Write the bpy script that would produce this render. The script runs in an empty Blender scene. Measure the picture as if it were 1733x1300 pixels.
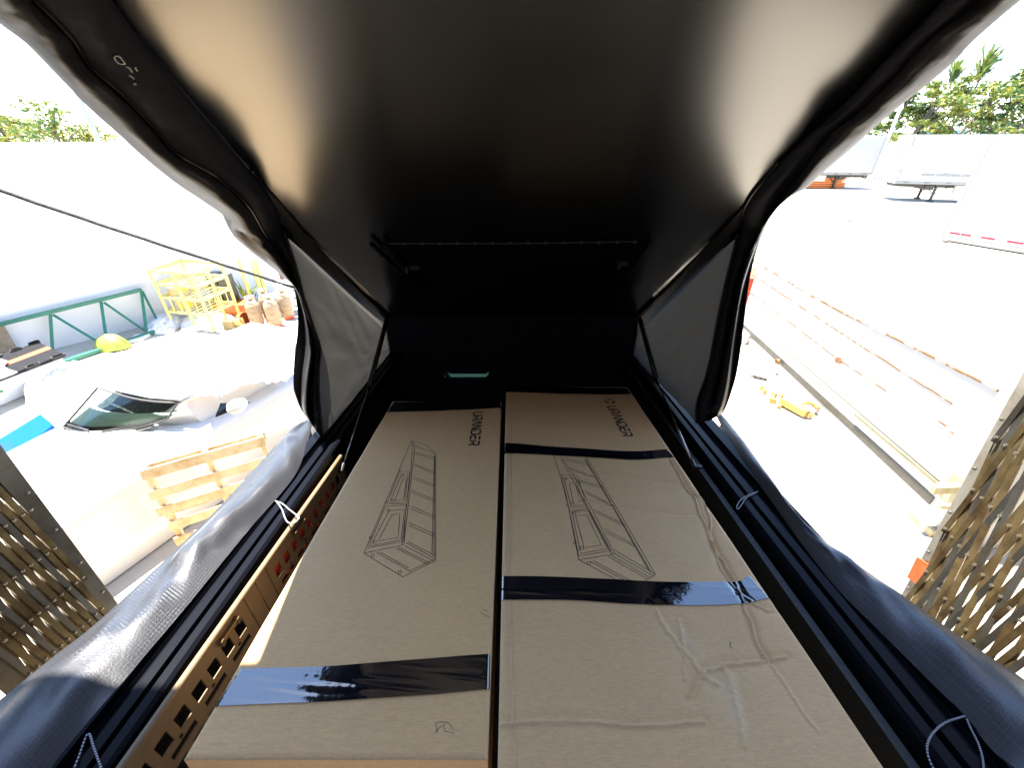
import bpy, bmesh, math, random
import numpy as np
from mathutils import Vector, Matrix, noise

random.seed(7)
SC = bpy.context.scene
COL = SC.collection
EYE = Vector((0.0, 0.0, 3.85))          # eye height above the yard
PITCH = math.radians(31.0)
FPX, CX, CY = 690.0, 866.5, 650.0       # lens in pixels of the 1733 x 1300 photograph
GZ = -3.85                              # yard level relative to the eye

# ------------------------------------------------------------------ camera, world, sun, exposure
cam = bpy.data.cameras.new("camera")
cam_o = bpy.data.objects.new("camera", cam)
COL.objects.link(cam_o)
cam_o.location = EYE
cam_o.rotation_euler = (math.pi / 2 - PITCH, 0, 0)
cam.sensor_width = 36.0
cam.lens = 36.0 * FPX / 1733.0
cam.clip_start = 0.02
cam.clip_end = 2000
SC.camera = cam_o

SUN_DIR = Vector((-0.225, 0.14, 1.0)).normalized()
world = bpy.data.worlds.new("World")
SC.world = world
world.use_nodes = True
wn = world.node_tree.nodes
wl = world.node_tree.links
wn.clear()
sky = wn.new("ShaderNodeTexSky")
sky.sky_type = 'NISHITA'
sky.sun_disc = False
sky.sun_elevation = math.asin(SUN_DIR.z)
sky.sun_rotation = math.atan2(SUN_DIR.x, SUN_DIR.y)
sky.air_density = 1.0
sky.dust_density = 0.3
sky.ozone_density = 2.0
bg = wn.new("ShaderNodeBackground")
bg.inputs["Strength"].default_value = 0.11
wo = wn.new("ShaderNodeOutputWorld")
wl.new(sky.outputs[0], bg.inputs[0])
wl.new(bg.outputs[0], wo.inputs[0])

sun = bpy.data.lights.new("sun", 'SUN')
sun.energy = 4.8
sun.angle = math.radians(0.5)
sun.color = (1.0, 0.94, 0.84)
sun_o = bpy.data.objects.new("sun", sun)
COL.objects.link(sun_o)
sun_o.location = (0, 0, 30)
sun_o.rotation_euler = SUN_DIR.to_track_quat('Z', 'Y').to_euler()

SC.view_settings.view_transform = 'Standard'
SC.view_settings.look = 'None'
SC.view_settings.exposure = 2.8
SC.view_settings.gamma = 1.0
SC.view_settings.use_curve_mapping = False
SC.render.engine = 'CYCLES'
SC.cycles.use_denoising = True
SC.cycles.max_bounces = 8
SC.cycles.diffuse_bounces = 5
SC.cycles.glossy_bounces = 4
SC.cycles.transmission_bounces = 6
SC.cycles.transparent_max_bounces = 8
SC.cycles.sample_clamp_indirect = 6.0

# ------------------------------------------------------------------ helpers: sight lines and planes
SP, CP = math.sin(PITCH), math.cos(PITCH)


def ray(px, py):
    u = (px - CX) / FPX
    v = (py - CY) / FPX
    return Vector((u, CP - SP * v, -SP - CP * v))


def atz(px, py, z):
    """world point on the level z (relative to the eye) seen along a sight line"""
    r = ray(px, py)
    return EYE + r * (z / r.z)


def atx(px, py, x):
    r = ray(px, py)
    return EYE + r * (x / r.x)


def aty(px, py, y):
    r = ray(px, py)
    return EYE + r * (y / r.y)


def onplane(px, py, p, n):
    r = ray(px, py)
    return EYE + r * ((p - EYE).dot(n) / r.dot(n))


def onslope(px, py, z0, sl):
    """plane z = z0 + sl*y relative to the eye"""
    r = ray(px, py)
    return EYE + r * (z0 / (r.z - sl * r.y))


def W(x, y, z):
    """eye-relative -> world"""
    return EYE + Vector((x, y, z))


def fbm(p, s=1.0, o=4):
    return noise.fractal(Vector(p) * s, 1.0, 2.0, o)


def resample(pts, n):
    """Catmull-Rom through pts then n points of equal spacing"""
    pts = [Vector(p) for p in pts]
    if len(pts) > 2:
        q = [pts[0] * 2 - pts[1]] + pts + [pts[-1] * 2 - pts[-2]]
        fine = []
        for i in range(1, len(q) - 2):
            p0, p1, p2, p3 = q[i - 1], q[i], q[i + 1], q[i + 2]
            for k in range(8):
                t = k / 8
                fine.append(0.5 * ((2 * p1) + (p2 - p0) * t + (2 * p0 - 5 * p1 + 4 * p2 - p3) * t * t + (3 * p1 - p0 - 3 * p2 + p3) * t ** 3))
        fine.append(pts[-1])
    else:
        fine = pts
    d = [0.0]
    for a, b in zip(fine, fine[1:]):
        d.append(d[-1] + (b - a).length)
    out = []
    j = 0
    for i in range(n):
        s = d[-1] * i / (n - 1)
        while j < len(d) - 2 and d[j + 1] < s:
            j += 1
        seg = d[j + 1] - d[j]
        out.append(fine[j].lerp(fine[j + 1], 0 if seg < 1e-9 else (s - d[j]) / seg))
    return out


# ------------------------------------------------------------------ materials
MATS = {}


def mat(name, col, rough=0.6, metal=0.0, spec=0.5, var=0.0, vscale=8.0, bump=0.0, bscale=40.0, col2=None, thresh=None, coat=0.0, coord='Object'):
    if name in MATS:
        return MATS[name]
    m = bpy.data.materials.new(name)
    m.use_nodes = True
    nt = m.node_tree
    b = nt.nodes["Principled BSDF"]
    b.inputs["Base Color"].default_value = (*col, 1)
    b.inputs["Roughness"].default_value = rough
    b.inputs["Metallic"].default_value = metal
    b.inputs["Specular IOR Level"].default_value = spec
    b.inputs["Coat Weight"].default_value = coat
    tc = nt.nodes.new("ShaderNodeTexCoord")
    if var > 0 or col2:
        n = nt.nodes.new("ShaderNodeTexNoise")
        n.inputs["Scale"].default_value = vscale
        n.inputs["Detail"].default_value = 6
        n.inputs["Roughness"].default_value = 0.65
        nt.links.new(tc.outputs[coord], n.inputs["Vector"])
        r = nt.nodes.new("ShaderNodeValToRGB")
        if col2:
            t = thresh if thresh else (0.42, 0.62)
            r.color_ramp.elements[0].position, r.color_ramp.elements[1].position = t
            r.color_ramp.elements[0].color = (*col, 1)
            r.color_ramp.elements[1].color = (*col2, 1)
        else:
            r.color_ramp.elements[0].position, r.color_ramp.elements[1].position = 0.3, 0.7
            r.color_ramp.elements[0].color = (*[c * (1 - var) for c in col], 1)
            r.color_ramp.elements[1].color = (*[min(1, c * (1 + var)) for c in col], 1)
        nt.links.new(n.outputs["Fac"], r.inputs["Fac"])
        nt.links.new(r.outputs[0], b.inputs["Base Color"])
    if bump > 0:
        n2 = nt.nodes.new("ShaderNodeTexNoise")
        n2.inputs["Scale"].default_value = bscale
        n2.inputs["Detail"].default_value = 4
        nt.links.new(tc.outputs[coord], n2.inputs["Vector"])
        bp = nt.nodes.new("ShaderNodeBump")
        bp.inputs["Strength"].default_value = bump
        bp.inputs["Distance"].default_value = 0.01
        nt.links.new(n2.outputs["Fac"], bp.inputs["Height"])
        nt.links.new(bp.outputs[0], b.inputs["Normal"])
    MATS[name] = m
    return m


def bsdf(m):
    return m.node_tree.nodes["Principled BSDF"]


def cardboard(name, base, seed):
    """kraft paper: fine fibres, flute lines across, a few scuffs"""
    m = bpy.data.materials.new(name)
    m.use_nodes = True
    nt = m.node_tree
    L = nt.links.new
    b = nt.nodes["Principled BSDF"]
    b.inputs["Roughness"].default_value = 0.62
    b.inputs["Specular IOR Level"].default_value = 0.32
    tc = nt.nodes.new("ShaderNodeTexCoord")
    mp = nt.nodes.new("ShaderNodeMapping")
    mp.inputs["Location"].default_value = (seed, seed * 2, 0)
    mp.inputs["Scale"].default_value = (60, 420, 60)
    L(tc.outputs["Object"], mp.inputs[0])
    n1 = nt.nodes.new("ShaderNodeTexNoise")
    n1.inputs["Scale"].default_value = 1.0
    n1.inputs["Detail"].default_value = 5
    L(mp.outputs[0], n1.inputs["Vector"])
    n2 = nt.nodes.new("ShaderNodeTexNoise")
    n2.inputs["Scale"].default_value = 3.5
    n2.inputs["Detail"].default_value = 5
    L(tc.outputs["Object"], n2.inputs["Vector"])
    n3 = nt.nodes.new("ShaderNodeTexNoise")
    n3.inputs["Scale"].default_value = 380
    n3.inputs["Detail"].default_value = 2
    L(tc.outputs["Object"], n3.inputs["Vector"])
    r = nt.nodes.new("ShaderNodeValToRGB")
    r.color_ramp.elements[0].position = 0.3
    r.color_ramp.elements[1].position = 0.7
    r.color_ramp.elements[0].color = (*[c * 0.80 for c in base], 1)
    r.color_ramp.elements[1].color = (*[c * 1.17 for c in base], 1)
    a1 = nt.nodes.new("ShaderNodeMath"); a1.operation = 'MULTIPLY_ADD'
    a1.inputs[1].default_value = 0.45
    a2 = nt.nodes.new("ShaderNodeMath"); a2.operation = 'MULTIPLY_ADD'
    a2.inputs[1].default_value = 0.35
    a3 = nt.nodes.new("ShaderNodeMath"); a3.operation = 'MULTIPLY'
    a3.inputs[1].default_value = 0.2
    L(n2.outputs["Fac"], a3.inputs[0])
    L(n3.outputs["Fac"], a2.inputs[0]); L(a3.outputs[0], a2.inputs[2])
    L(n1.outputs["Fac"], a1.inputs[0]); L(a2.outputs[0], a1.inputs[2])
    L(a1.outputs[0], r.inputs["Fac"])
    at = nt.nodes.new("ShaderNodeAttribute"); at.attribute_name = "wear"
    wm = nt.nodes.new("ShaderNodeMath"); wm.operation = 'MULTIPLY_ADD'; wm.inputs[1].default_value = 1.6; wm.inputs[2].default_value = -0.35
    L(n3.outputs["Fac"], wm.inputs[0])
    wc = nt.nodes.new("ShaderNodeMath"); wc.operation = 'MULTIPLY'; wc.use_clamp = True
    L(wm.outputs[0], wc.inputs[0]); L(at.outputs["Fac"], wc.inputs[1])
    wx = nt.nodes.new("ShaderNodeMixRGB"); wx.inputs[2].default_value = (0.66, 0.52, 0.36, 1)
    L(wc.outputs[0], wx.inputs[0]); L(r.outputs[0], wx.inputs[1])
    L(wx.outputs[0], b.inputs["Base Color"])
    bp = nt.nodes.new("ShaderNodeBump")
    bp.inputs["Strength"].default_value = 0.25
    bp.inputs["Distance"].default_value = 0.002
    L(a1.outputs[0], bp.inputs["Height"])
    L(bp.outputs[0], b.inputs["Normal"])
    return m


def ripstop(name, base, rough, spec, grid=0.008, transl=0.0, sheen=0.0):
    """woven sheet with a ripstop grid laid out along the cloth (UV in metres)"""
    m = bpy.data.materials.new(name)
    m.use_nodes = True
    nt = m.node_tree
    L = nt.links.new
    b = nt.nodes["Principled BSDF"]
    b.inputs["Roughness"].default_value = rough
    b.inputs["Specular IOR Level"].default_value = spec
    b.inputs["Sheen Weight"].default_value = sheen
    uv = nt.nodes.new("ShaderNodeUVMap")
    sp = nt.nodes.new("ShaderNodeSeparateXYZ")
    L(uv.outputs[0], sp.inputs[0])
    outs = []
    for k in (0, 1):
        f = nt.nodes.new("ShaderNodeMath"); f.operation = 'MULTIPLY'; f.inputs[1].default_value = 1 / grid
        g = nt.nodes.new("ShaderNodeMath"); g.operation = 'FRACT'
        h = nt.nodes.new("ShaderNodeMath"); h.operation = 'LESS_THAN'; h.inputs[1].default_value = 0.09
        L(sp.outputs[k], f.inputs[0]); L(f.outputs[0], g.inputs[0]); L(g.outputs[0], h.inputs[0])
        outs.append(h)
    mx = nt.nodes.new("ShaderNodeMath"); mx.operation = 'MAXIMUM'
    L(outs[0].outputs[0], mx.inputs[0]); L(outs[1].outputs[0], mx.inputs[1])
    n = nt.nodes.new("ShaderNodeTexNoise")
    n.inputs["Scale"].default_value = 260
    n.inputs["Detail"].default_value = 3
    tc = nt.nodes.new("ShaderNodeTexCoord")
    L(tc.outputs["Object"], n.inputs["Vector"])
    mix = nt.nodes.new("ShaderNodeMixRGB")
    mix.inputs[1].default_value = (*base, 1)
    mix.inputs[2].default_value = (*[c * 1.5 for c in base], 1)
    L(mx.outputs[0], mix.inputs[0])
    L(mix.outputs[0], b.inputs["Base Color"])
    ad = nt.nodes.new("ShaderNodeMath"); ad.operation = 'MULTIPLY_ADD'; ad.inputs[1].default_value = 0.5
    L(mx.outputs[0], ad.inputs[0]); L(n.outputs["Fac"], ad.inputs[2])
    bp = nt.nodes.new("ShaderNodeBump")
    bp.inputs["Strength"].default_value = 0.35
    bp.inputs["Distance"].default_value = 0.0015
    L(ad.outputs[0], bp.inputs["Height"])
    L(bp.outputs[0], b.inputs["Normal"])
    if transl > 0:
        t = nt.nodes.new("ShaderNodeBsdfTranslucent")
        t.inputs[0].default_value = (0.62, 0.58, 0.52, 1)
        ms = nt.nodes.new("ShaderNodeMixShader")
        ms.inputs[0].default_value = transl
        out = nt.nodes["Material Output"]
        L(b.outputs[0], ms.inputs[1]); L(t.outputs[0], ms.inputs[2]); L(ms.outputs[0], out.inputs[0])
    return m


def glass(name, tint, rough=0.02, thin=0.85):
    m = bpy.data.materials.new(name)
    m.use_nodes = True
    nt = m.node_tree
    nt.nodes.clear()
    out = nt.nodes.new("ShaderNodeOutputMaterial")
    t = nt.nodes.new("ShaderNodeBsdfTransparent"); t.inputs[0].default_value = (*tint, 1)
    g = nt.nodes.new("ShaderNodeBsdfGlossy"); g.inputs["Roughness"].default_value = rough
    fr = nt.nodes.new("ShaderNodeFresnel"); fr.inputs[0].default_value = 1.5
    ms = nt.nodes.new("ShaderNodeMixShader")
    nt.links.new(fr.outputs[0], ms.inputs[0])
    nt.links.new(t.outputs[0], ms.inputs[1])
    nt.links.new(g.outputs[0], ms.inputs[2])
    nt.links.new(ms.outputs[0], out.inputs[0])
    return m


# ------------------------------------------------------------------ mesh building
def tag(o, label=None, cat=None, group=None, kind=None):
    if label: o['label'] = label
    if cat: o['category'] = cat
    if group: o['group'] = group
    if kind: o['kind'] = kind
    return o


def thing(name, loc, label, cat, group=None):
    o = bpy.data.objects.new(name, None)
    o.empty_display_size = 0.1
    COL.objects.link(o)
    o.location = loc
    return tag(o, label, cat, group)


def world_loc(o):
    p = Vector((0, 0, 0))
    while o is not None:
        p += Vector(o.location)
        o = o.parent
    return p


class MB:
    def __init__(self):
        self.v, self.f, self.mi, self.uv = [], [], [], {}

    def face(self, idx, mi=0):
        self.f.append(tuple(idx)); self.mi.append(mi)

    def box(self, c, s, ax=None, mi=0):
        """centre, full sizes, optional axes (3 unit vectors)"""
        c = Vector(c)
        X, Y, Z = ax if ax else (Vector((1, 0, 0)), Vector((0, 1, 0)), Vector((0, 0, 1)))
        n = len(self.v)
        for sx, sy, sz in ((-1, -1, -1), (1, -1, -1), (1, 1, -1), (-1, 1, -1), (-1, -1, 1), (1, -1, 1), (1, 1, 1), (-1, 1, 1)):
            self.v.append(c + X * (sx * s[0] / 2) + Y * (sy * s[1] / 2) + Z * (sz * s[2] / 2))
        for q in ((0, 3, 2, 1), (4, 5, 6, 7), (0, 1, 5, 4), (1, 2, 6, 5), (2, 3, 7, 6), (3, 0, 4, 7)):
            self.face([n + k for k in q], mi)
        return self

    def bar(self, a, b, w, t, up=(0, 0, 1), mi=0):
        """rectangular bar from a to b, w wide across, t thick along up"""
        a, b = Vector(a), Vector(b)
        d = (b - a)
        l = d.length
        d.normalize()
        u = Vector(up)
        s = d.cross(u)
        if s.length < 1e-4:
            s = d.cross(Vector((1, 0, 0)))
        s.normalize()
        u = s.cross(d).normalized()
        return self.box((a + b) / 2, (l, w, t), (d, s, u), mi)

    def tube(self, pts, r, n=8, closed=False, mis=None, cap=True):
        pts = [Vector(p) for p in pts]
        base = len(self.v)
        m = len(pts)
        prev = None
        for i, p in enumerate(pts):
            if closed:
                d = pts[(i + 1) % m] - pts[i - 1]
            else:
                d = pts[min(i + 1, m - 1)] - pts[max(i - 1, 0)]
            d.normalize()
            if prev is None:
                a = Vector((0, 0, 1)) if abs(d.z) < 0.9 else Vector((1, 0, 0))
                s = d.cross(a).normalized()
            else:
                s = (prev - d * prev.dot(d))
                s = s.normalized() if s.length > 1e-6 else d.cross(Vector((0, 0, 1))).normalized()
            prev = s
            t = d.cross(s)
            rr = r[i] if isinstance(r, (list, tuple)) else r
            for k in range(n):
                an = 2 * math.pi * k / n
                self.v.append(p + s * (math.cos(an) * rr) + t * (math.sin(an) * rr))
        for i in range(m if closed else m - 1):
            j = (i + 1) % m
            for k in range(n):
                k2 = (k + 1) % n
                self.face((base + i * n + k, base + i * n + k2, base + j * n + k2, base + j * n + k), mis[i % len(mis)] if mis else 0)
        if cap and not closed:
            self.face([base + k for k in reversed(range(n))])
            self.face([base + (m - 1) * n + k for k in range(n)])
        return self

    def loft(self, rows, uvscale=1.0, mi=0):
        """rows of equally many points -> a grid of quads with UV in metres"""
        n0 = len(self.v)
        R, N = len(rows), len(rows[0])
        us = [0.0]
        for i in range(1, N):
            us.append(us[-1] + (rows[R // 2][i] - rows[R // 2][i - 1]).length)
        vs = [0.0]
        for j in range(1, R):
            vs.append(vs[-1] + (rows[j][N // 2] - rows[j - 1][N // 2]).length)
        for j in range(R):
            for i in range(N):
                self.uv[len(self.v)] = (us[i] * uvscale, vs[j] * uvscale)
                self.v.append(Vector(rows[j][i]))
        for j in range(R - 1):
            for i in range(N - 1):
                a = n0 + j * N + i
                self.face((a, a + 1, a + N + 1, a + N), mi)
        return self

    def prism(self, poly, vec, mi=0):
        poly = [Vector(p) for p in poly]
        vec = Vector(vec)
        n = len(self.v)
        k = len(poly)
        self.v += poly + [p + vec for p in poly]
        nrm = Vector((0, 0, 0))
        for i in range(k):
            nrm += poly[i].cross(poly[(i + 1) % k])
        flip = nrm.dot(vec) > 0
        bot = list(range(n, n + k)); top = list(range(n + k, n + 2 * k))
        self.face(bot[::-1] if flip else bot, mi)
        self.face(top if flip else top[::-1], mi)
        for i in range(k):
            j = (i + 1) % k
            q = (n + i, n + j, n + k + j, n + k + i)
            self.face(q if flip else q[::-1], mi)
        return self

    def lathe(self, c, prof, n=16, ax=(0, 0, 1), mi=0):
        """prof: list of (radius, height) round the axis at c"""
        c = Vector(c); A = Vector(ax).normalized()
        s = A.cross(Vector((0, 1, 0)) if abs(A.y) < 0.9 else Vector((1, 0, 0))).normalized()
        t = A.cross(s)
        b0 = len(self.v)
        for r, h in prof:
            for k in range(n):
                an = 2 * math.pi * k / n
                self.v.append(c + A * h + s * (math.cos(an) * r) + t * (math.sin(an) * r))
        for i in range(len(prof) - 1):
            for k in range(n):
                k2 = (k + 1) % n
                self.face((b0 + i * n + k, b0 + i * n + k2, b0 + (i + 1) * n + k2, b0 + (i + 1) * n + k), mi)
        self.face([b0 + k for k in reversed(range(n))], mi)
        self.face([b0 + (len(prof) - 1) * n + k for k in range(n)], mi)
        return self

    def build(self, name, mats, parent=None, smooth=False, bevel=0.0, solid=0.0, subsurf=0, origin=None):
        if not isinstance(mats, (list, tuple)):
            mats = [mats]
        if parent is not None:
            o0 = world_loc(parent)
        elif origin is not None:
            o0 = Vector(origin)
        else:
            xs = [p.x for p in self.v]; ys = [p.y for p in self.v]; zs = [p.z for p in self.v]
            o0 = Vector(((min(xs) + max(xs)) / 2, (min(ys) + max(ys)) / 2, min(zs)))
        me = bpy.data.meshes.new(name)
        me.from_pydata([tuple(p - o0) for p in self.v], [], self.f)
        for m in mats:
            me.materials.append(m)
        me.polygons.foreach_set("material_index", self.mi)
        if smooth:
            me.polygons.foreach_set("use_smooth", [True] * len(me.polygons))
        if self.uv:
            ul = me.uv_layers.new(name="UVMap")
            for lp in me.loops:
                if lp.vertex_index in self.uv:
                    ul.data[lp.index].uv = self.uv[lp.vertex_index]
        me.update()
        o = bpy.data.objects.new(name, me)
        COL.objects.link(o)
        if parent is not None:
            o.parent = parent
        else:
            o.location = o0
        if bevel > 0:
            md = o.modifiers.new("bevel", 'BEVEL'); md.width = bevel; md.segments = 2; md.limit_method = 'ANGLE'
        if solid > 0:
            md = o.modifiers.new("solid", 'SOLIDIFY'); md.thickness = solid; md.offset = 0
        if subsurf:
            md = o.modifiers.new("sub", 'SUBSURF'); md.levels = subsurf; md.render_levels = subsurf
        return o


def text_mesh(name, body, size, m, origin, xdir, ydir, parent, extrude=0.0006, bold=0.0):
    cu = bpy.data.curves.new(name, 'FONT')
    cu.body = body
    cu.size = size
    cu.extrude = extrude
    cu.offset = bold
    cu.align_x = 'CENTER'
    cu.align_y = 'CENTER'
    tmp = bpy.data.objects.new(name + "_tmp", cu)
    COL.objects.link(tmp)
    dg = bpy.context.evaluated_depsgraph_get()
    dg.update()
    me = bpy.data.meshes.new_from_object(tmp.evaluated_get(dg))
    bpy.data.objects.remove(tmp)
    me.name = name
    o = bpy.data.objects.new(name, me)
    COL.objects.link(o)
    me.materials.clear(); me.materials.append(m)
    X = Vector(xdir).normalized(); Z = X.cross(Vector(ydir)).normalized(); Y = Z.cross(X)
    M = Matrix((X, Y, Z)).transposed().to_4x4()
    M.translation = Vector(origin) - world_loc(parent)
    me.transform(M)
    o.parent = parent
    return o


def copy_tree(o, parent=None):
    c = o.copy()
    COL.objects.link(c)
    if parent is not None:
        c.parent = parent
    for ch in list(o.children):
        copy_tree(ch, c)
    return c


# ------------------------------------------------------------------ shared materials
M_black_metal = mat("black_powder_coat", (0.006, 0.006, 0.008), 0.3, 0.0, 0.4, bump=0.04, bscale=300)
M_rail = mat("black_anodised", (0.004, 0.0045, 0.007), 0.34, 0.0, 0.07)
M_liner = mat("dark_roof_liner", (0.0018, 0.0022, 0.0034), 0.25, 0.0, 1.0, var=0.2, vscale=3, bump=0.004, bscale=150)
M_tan = mat("tan_powder_coat", (0.165, 0.12, 0.072), 0.45, 0.0, 0.4, var=0.08, vscale=30)
M_dark = mat("dark_void", (0.006, 0.006, 0.007), 0.8)
M_strut = mat("strut_black", (0.02, 0.02, 0.022), 0.3)
M_steel = mat("bright_steel", (0.55, 0.55, 0.55), 0.25, 1.0)
M_white_paint = mat("white_paint", (0.74, 0.74, 0.73), 0.5, var=0.04, vscale=2)
M_trailer = mat("weathered_trailer_white", (0.36, 0.36, 0.355), 0.5, 0, 0.3, var=0.05, vscale=0.8)
M_car_white = mat("white_car_paint", (0.62, 0.62, 0.62), 0.12, 0, 0.5, coat=0.6)
M_print = mat("black_print", (0.012, 0.009, 0.008), 0.6)
M_line = mat("thin_grey_print", (0.018, 0.015, 0.013), 0.7)
M_rust = mat("rust", (0.20, 0.08, 0.03), 0.85, var=0.5, vscale=14)
M_rust_stripe = mat("rusty_seam_paint", (0.55, 0.52, 0.46), 0.8, 0, 0.1, col2=(0.11, 0.055, 0.02), vscale=6, thresh=(0.34, 0.50))
M_green = mat("green_rack_paint", (0.015, 0.16, 0.10), 0.4, var=0.15, vscale=6)
M_yellow = mat("yellow_rack_paint", (0.80, 0.71, 0.25), 0.45, var=0.12, vscale=10)
M_orange = mat("orange_paint", (0.62, 0.16, 0.03), 0.5, var=0.2, vscale=12)
M_wood = mat("pale_pallet_wood", (0.72, 0.61, 0.40), 0.75, 0, 0.2, col2=(0.40, 0.26, 0.11), vscale=5, thresh=(0.45, 0.75), bump=0.2, bscale=30)
M_film = mat("white_plastic_film", (0.70, 0.71, 0.73), 0.3, 0, 0.5, bump=0.5, bscale=14)
M_galv = mat("weathered_galvanised", (0.26, 0.25, 0.22), 0.36, 0.85, 0.5, col2=(0.15, 0.125, 0.085), vscale=7, thresh=(0.35, 0.7))
M_brass = mat("aged_gate_steel", (0.42, 0.31, 0.15), 0.26, 0.8, 0.5, col2=(0.14, 0.075, 0.035), vscale=9, thresh=(0.40, 0.72))
M_tape = None
M_concrete = mat("yard_concrete", (0.42, 0.38, 0.315), 0.85, var=0.16, vscale=0.6, bump=0.15, bscale=25)

# tape: glossy black film
M_tape = mat("black_packing_tape", (0.003, 0.004, 0.008), 0.06, 0, 1.0, bump=0.06, bscale=22)

bsdf(M_liner).inputs["IOR"].default_value = 1.68
bsdf(M_tape).inputs["IOR"].default_value = 1.7

# ------------------------------------------------------------------ ground, dock, building
g = MB()
NG = 40
S = 700.0
rows = []
for j in range(NG + 1):
    rows.append([Vector((-S + 2 * S * i / NG, -S + 2 * S * j / NG, 0)) for i in range(NG + 1)])
g.loft(rows)
ground = g.build("ground", M_concrete, origin=(0, 0, 0))
tag(ground, "pale sunlit concrete yard", kind='structure')

dm = mat("warm_bounce_tan", (0.46, 0.345, 0.21), 0.9, var=0.18, vscale=1.2, bump=0.2, bscale=20)  # unseen warm sheet added to tint the left glow on the roof liner
dt = MB(); dt.loft([[Vector((-3.5 + 1.9 * i / 20, 1.0 + 9 * j / 20, 0.004)) for i in range(21)] for j in range(21)])
dto = dt.build("warm_bounce_sheet", dm, origin=(-2.5, 5, 0.004)); tag(dto, "warm tan ground sheet added along the left of the truck", kind='structure')
ramp = MB()
ramp.prism([(-1.5, 0.95, 0.0), (-1.5, 0.95, 1.52), (-1.5, 2.6, 1.30), (-1.5, 10.5, 0.02), (-1.5, 10.5, 0.0)], (3.0, 0, 0))
ramp_o = ramp.build("ramp", mat("ramp_concrete", (0.30, 0.29, 0.27), 0.9, var=0.2, vscale=2), origin=(0, 4, 0))
tag(ramp_o, "concrete ramp sloping down from the dock door under the truck", kind='structure')
dock = MB()
dock.box((0, -3.1, 0.76), (12, 8.0, 1.52))
dock_o = dock.build("dock_floor", mat("dock_concrete", (0.20, 0.165, 0.12), 0.8, var=0.15, vscale=2), origin=(0, -3, 0))
tag(dock_o, "raised concrete dock floor", kind='structure')

bld = thing("warehouse", (0, 0.75, 0), "painted warehouse front whose dock door frames the back of the truck", "building")
M_bwall = mat("warehouse_wall_paint", (0.09, 0.08, 0.07), 0.85, var=0.06, vscale=3)
w = MB(); w.box((-7.45, 0.60, 3.25), (10.0, 0.28, 6.5)); w.build("wall", M_bwall, bld)
w = MB(); w.box((7.45, 0.60, 3.25), (10.0, 0.28, 6.5)); w.build("wall", M_bwall, bld)
w = MB(); w.box((0, 0.60, 5.55), (4.896, 0.28, 0.7)); w.build("lintel", M_bwall, bld)
M_bin = mat("warehouse_inside_paint", (0.22, 0.21, 0.195), 0.8, var=0.05, vscale=2)
for sx in (-1, 1):
    w = MB(); w.box((sx * 6.1, -3.55, 4.0), (0.2, 7.9, 5.0)); w.build("wall", M_bin, bld)
w = MB(); w.box((0, -7.45, 4.0), (12.0, 0.2, 5.0)); w.build("wall", M_bin, bld)
w = MB(); w.box((0, -4.5, 6.55), (12.6, 6.2, 0.12)); w.build("roof", mat("roof_sheet", (0.35, 0.35, 0.36), 0.5), bld)  # unseen roof, stopped short so sky light reaches the near cartons
w = MB(); w.box((0, 0.31, 5.30), (4.88, 0.29, 0.16)); w.build("shade_slab", mat("shade_slab_steel", (0.20, 0.20, 0.20), 0.5), bld)  # unseen slab added to keep sun off the near flap and cartons

# ------------------------------------------------------------------ the truck bed with its wedge camper
truck = thing("pickup_camper", (0, 1.0, 1.6), "pickup bed with a raised black wedge camper on its rails, seen from the tailgate", "camper truck")


def rail_z(y, side):
    return (-0.985 - 0.11 * (y - 0.28)) if side < 0 else (-0.968 - 0.125 * (y - 0.28))


def roof_z(y):
    return -0.174 - 0.75 * (y - 1.384)


# roof panel
rp = MB()
ys = [0.02 + (2.52 - 0.02) * k / 30 for k in range(31)]
rows = [[W(-0.80 + 1.60 * i / 24, y, roof_z(y) + 0.004 * math.sin(i * 0.9 + y * 3) * 0.3) for i in range(25)] for y in ys]
rp.loft(rows)
o = rp.build("roof_panel", M_liner, truck, smooth=True)
md = o.modifiers.new("solid", 'SOLIDIFY'); md.thickness = 0.045; md.offset = 1
o['label'] = "smooth dark underside of the raised wedge roof"
# metal edge frames along the roof
for sx in (-1, 1):
    e = MB()
    e.bar(W(sx * 0.808, 0.02, roof_z(0.02) + 0.018), W(sx * 0.808, 2.5, roof_z(2.5) + 0.018), 0.014, 0.055)
    e.build("roof_frame", mat("matte_black_frame", (0.005, 0.005, 0.006), 0.8, 0, 0.05), truck, bevel=0.003)
for sx in (-1, 1):
    e = MB()
    e.bar(W(sx * 0.790, 1.30, roof_z(1.30) - 0.006), W(sx * 0.790, 2.46, roof_z(2.46) - 0.006), 0.018, 0.010)
    e.build("roof_edge_mask", MATS["matte_black_frame"], truck)  # dark strip added to block bright liner reflections along the edge
# cross bar with a row of eyelets
RN = Vector((0, 0.75, 1.0)).normalized()
RP = W(0, 1.384, -0.174)


def onroof(px, py, off=0.0):
    return onplane(px, py, RP - RN * off, RN)


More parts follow.
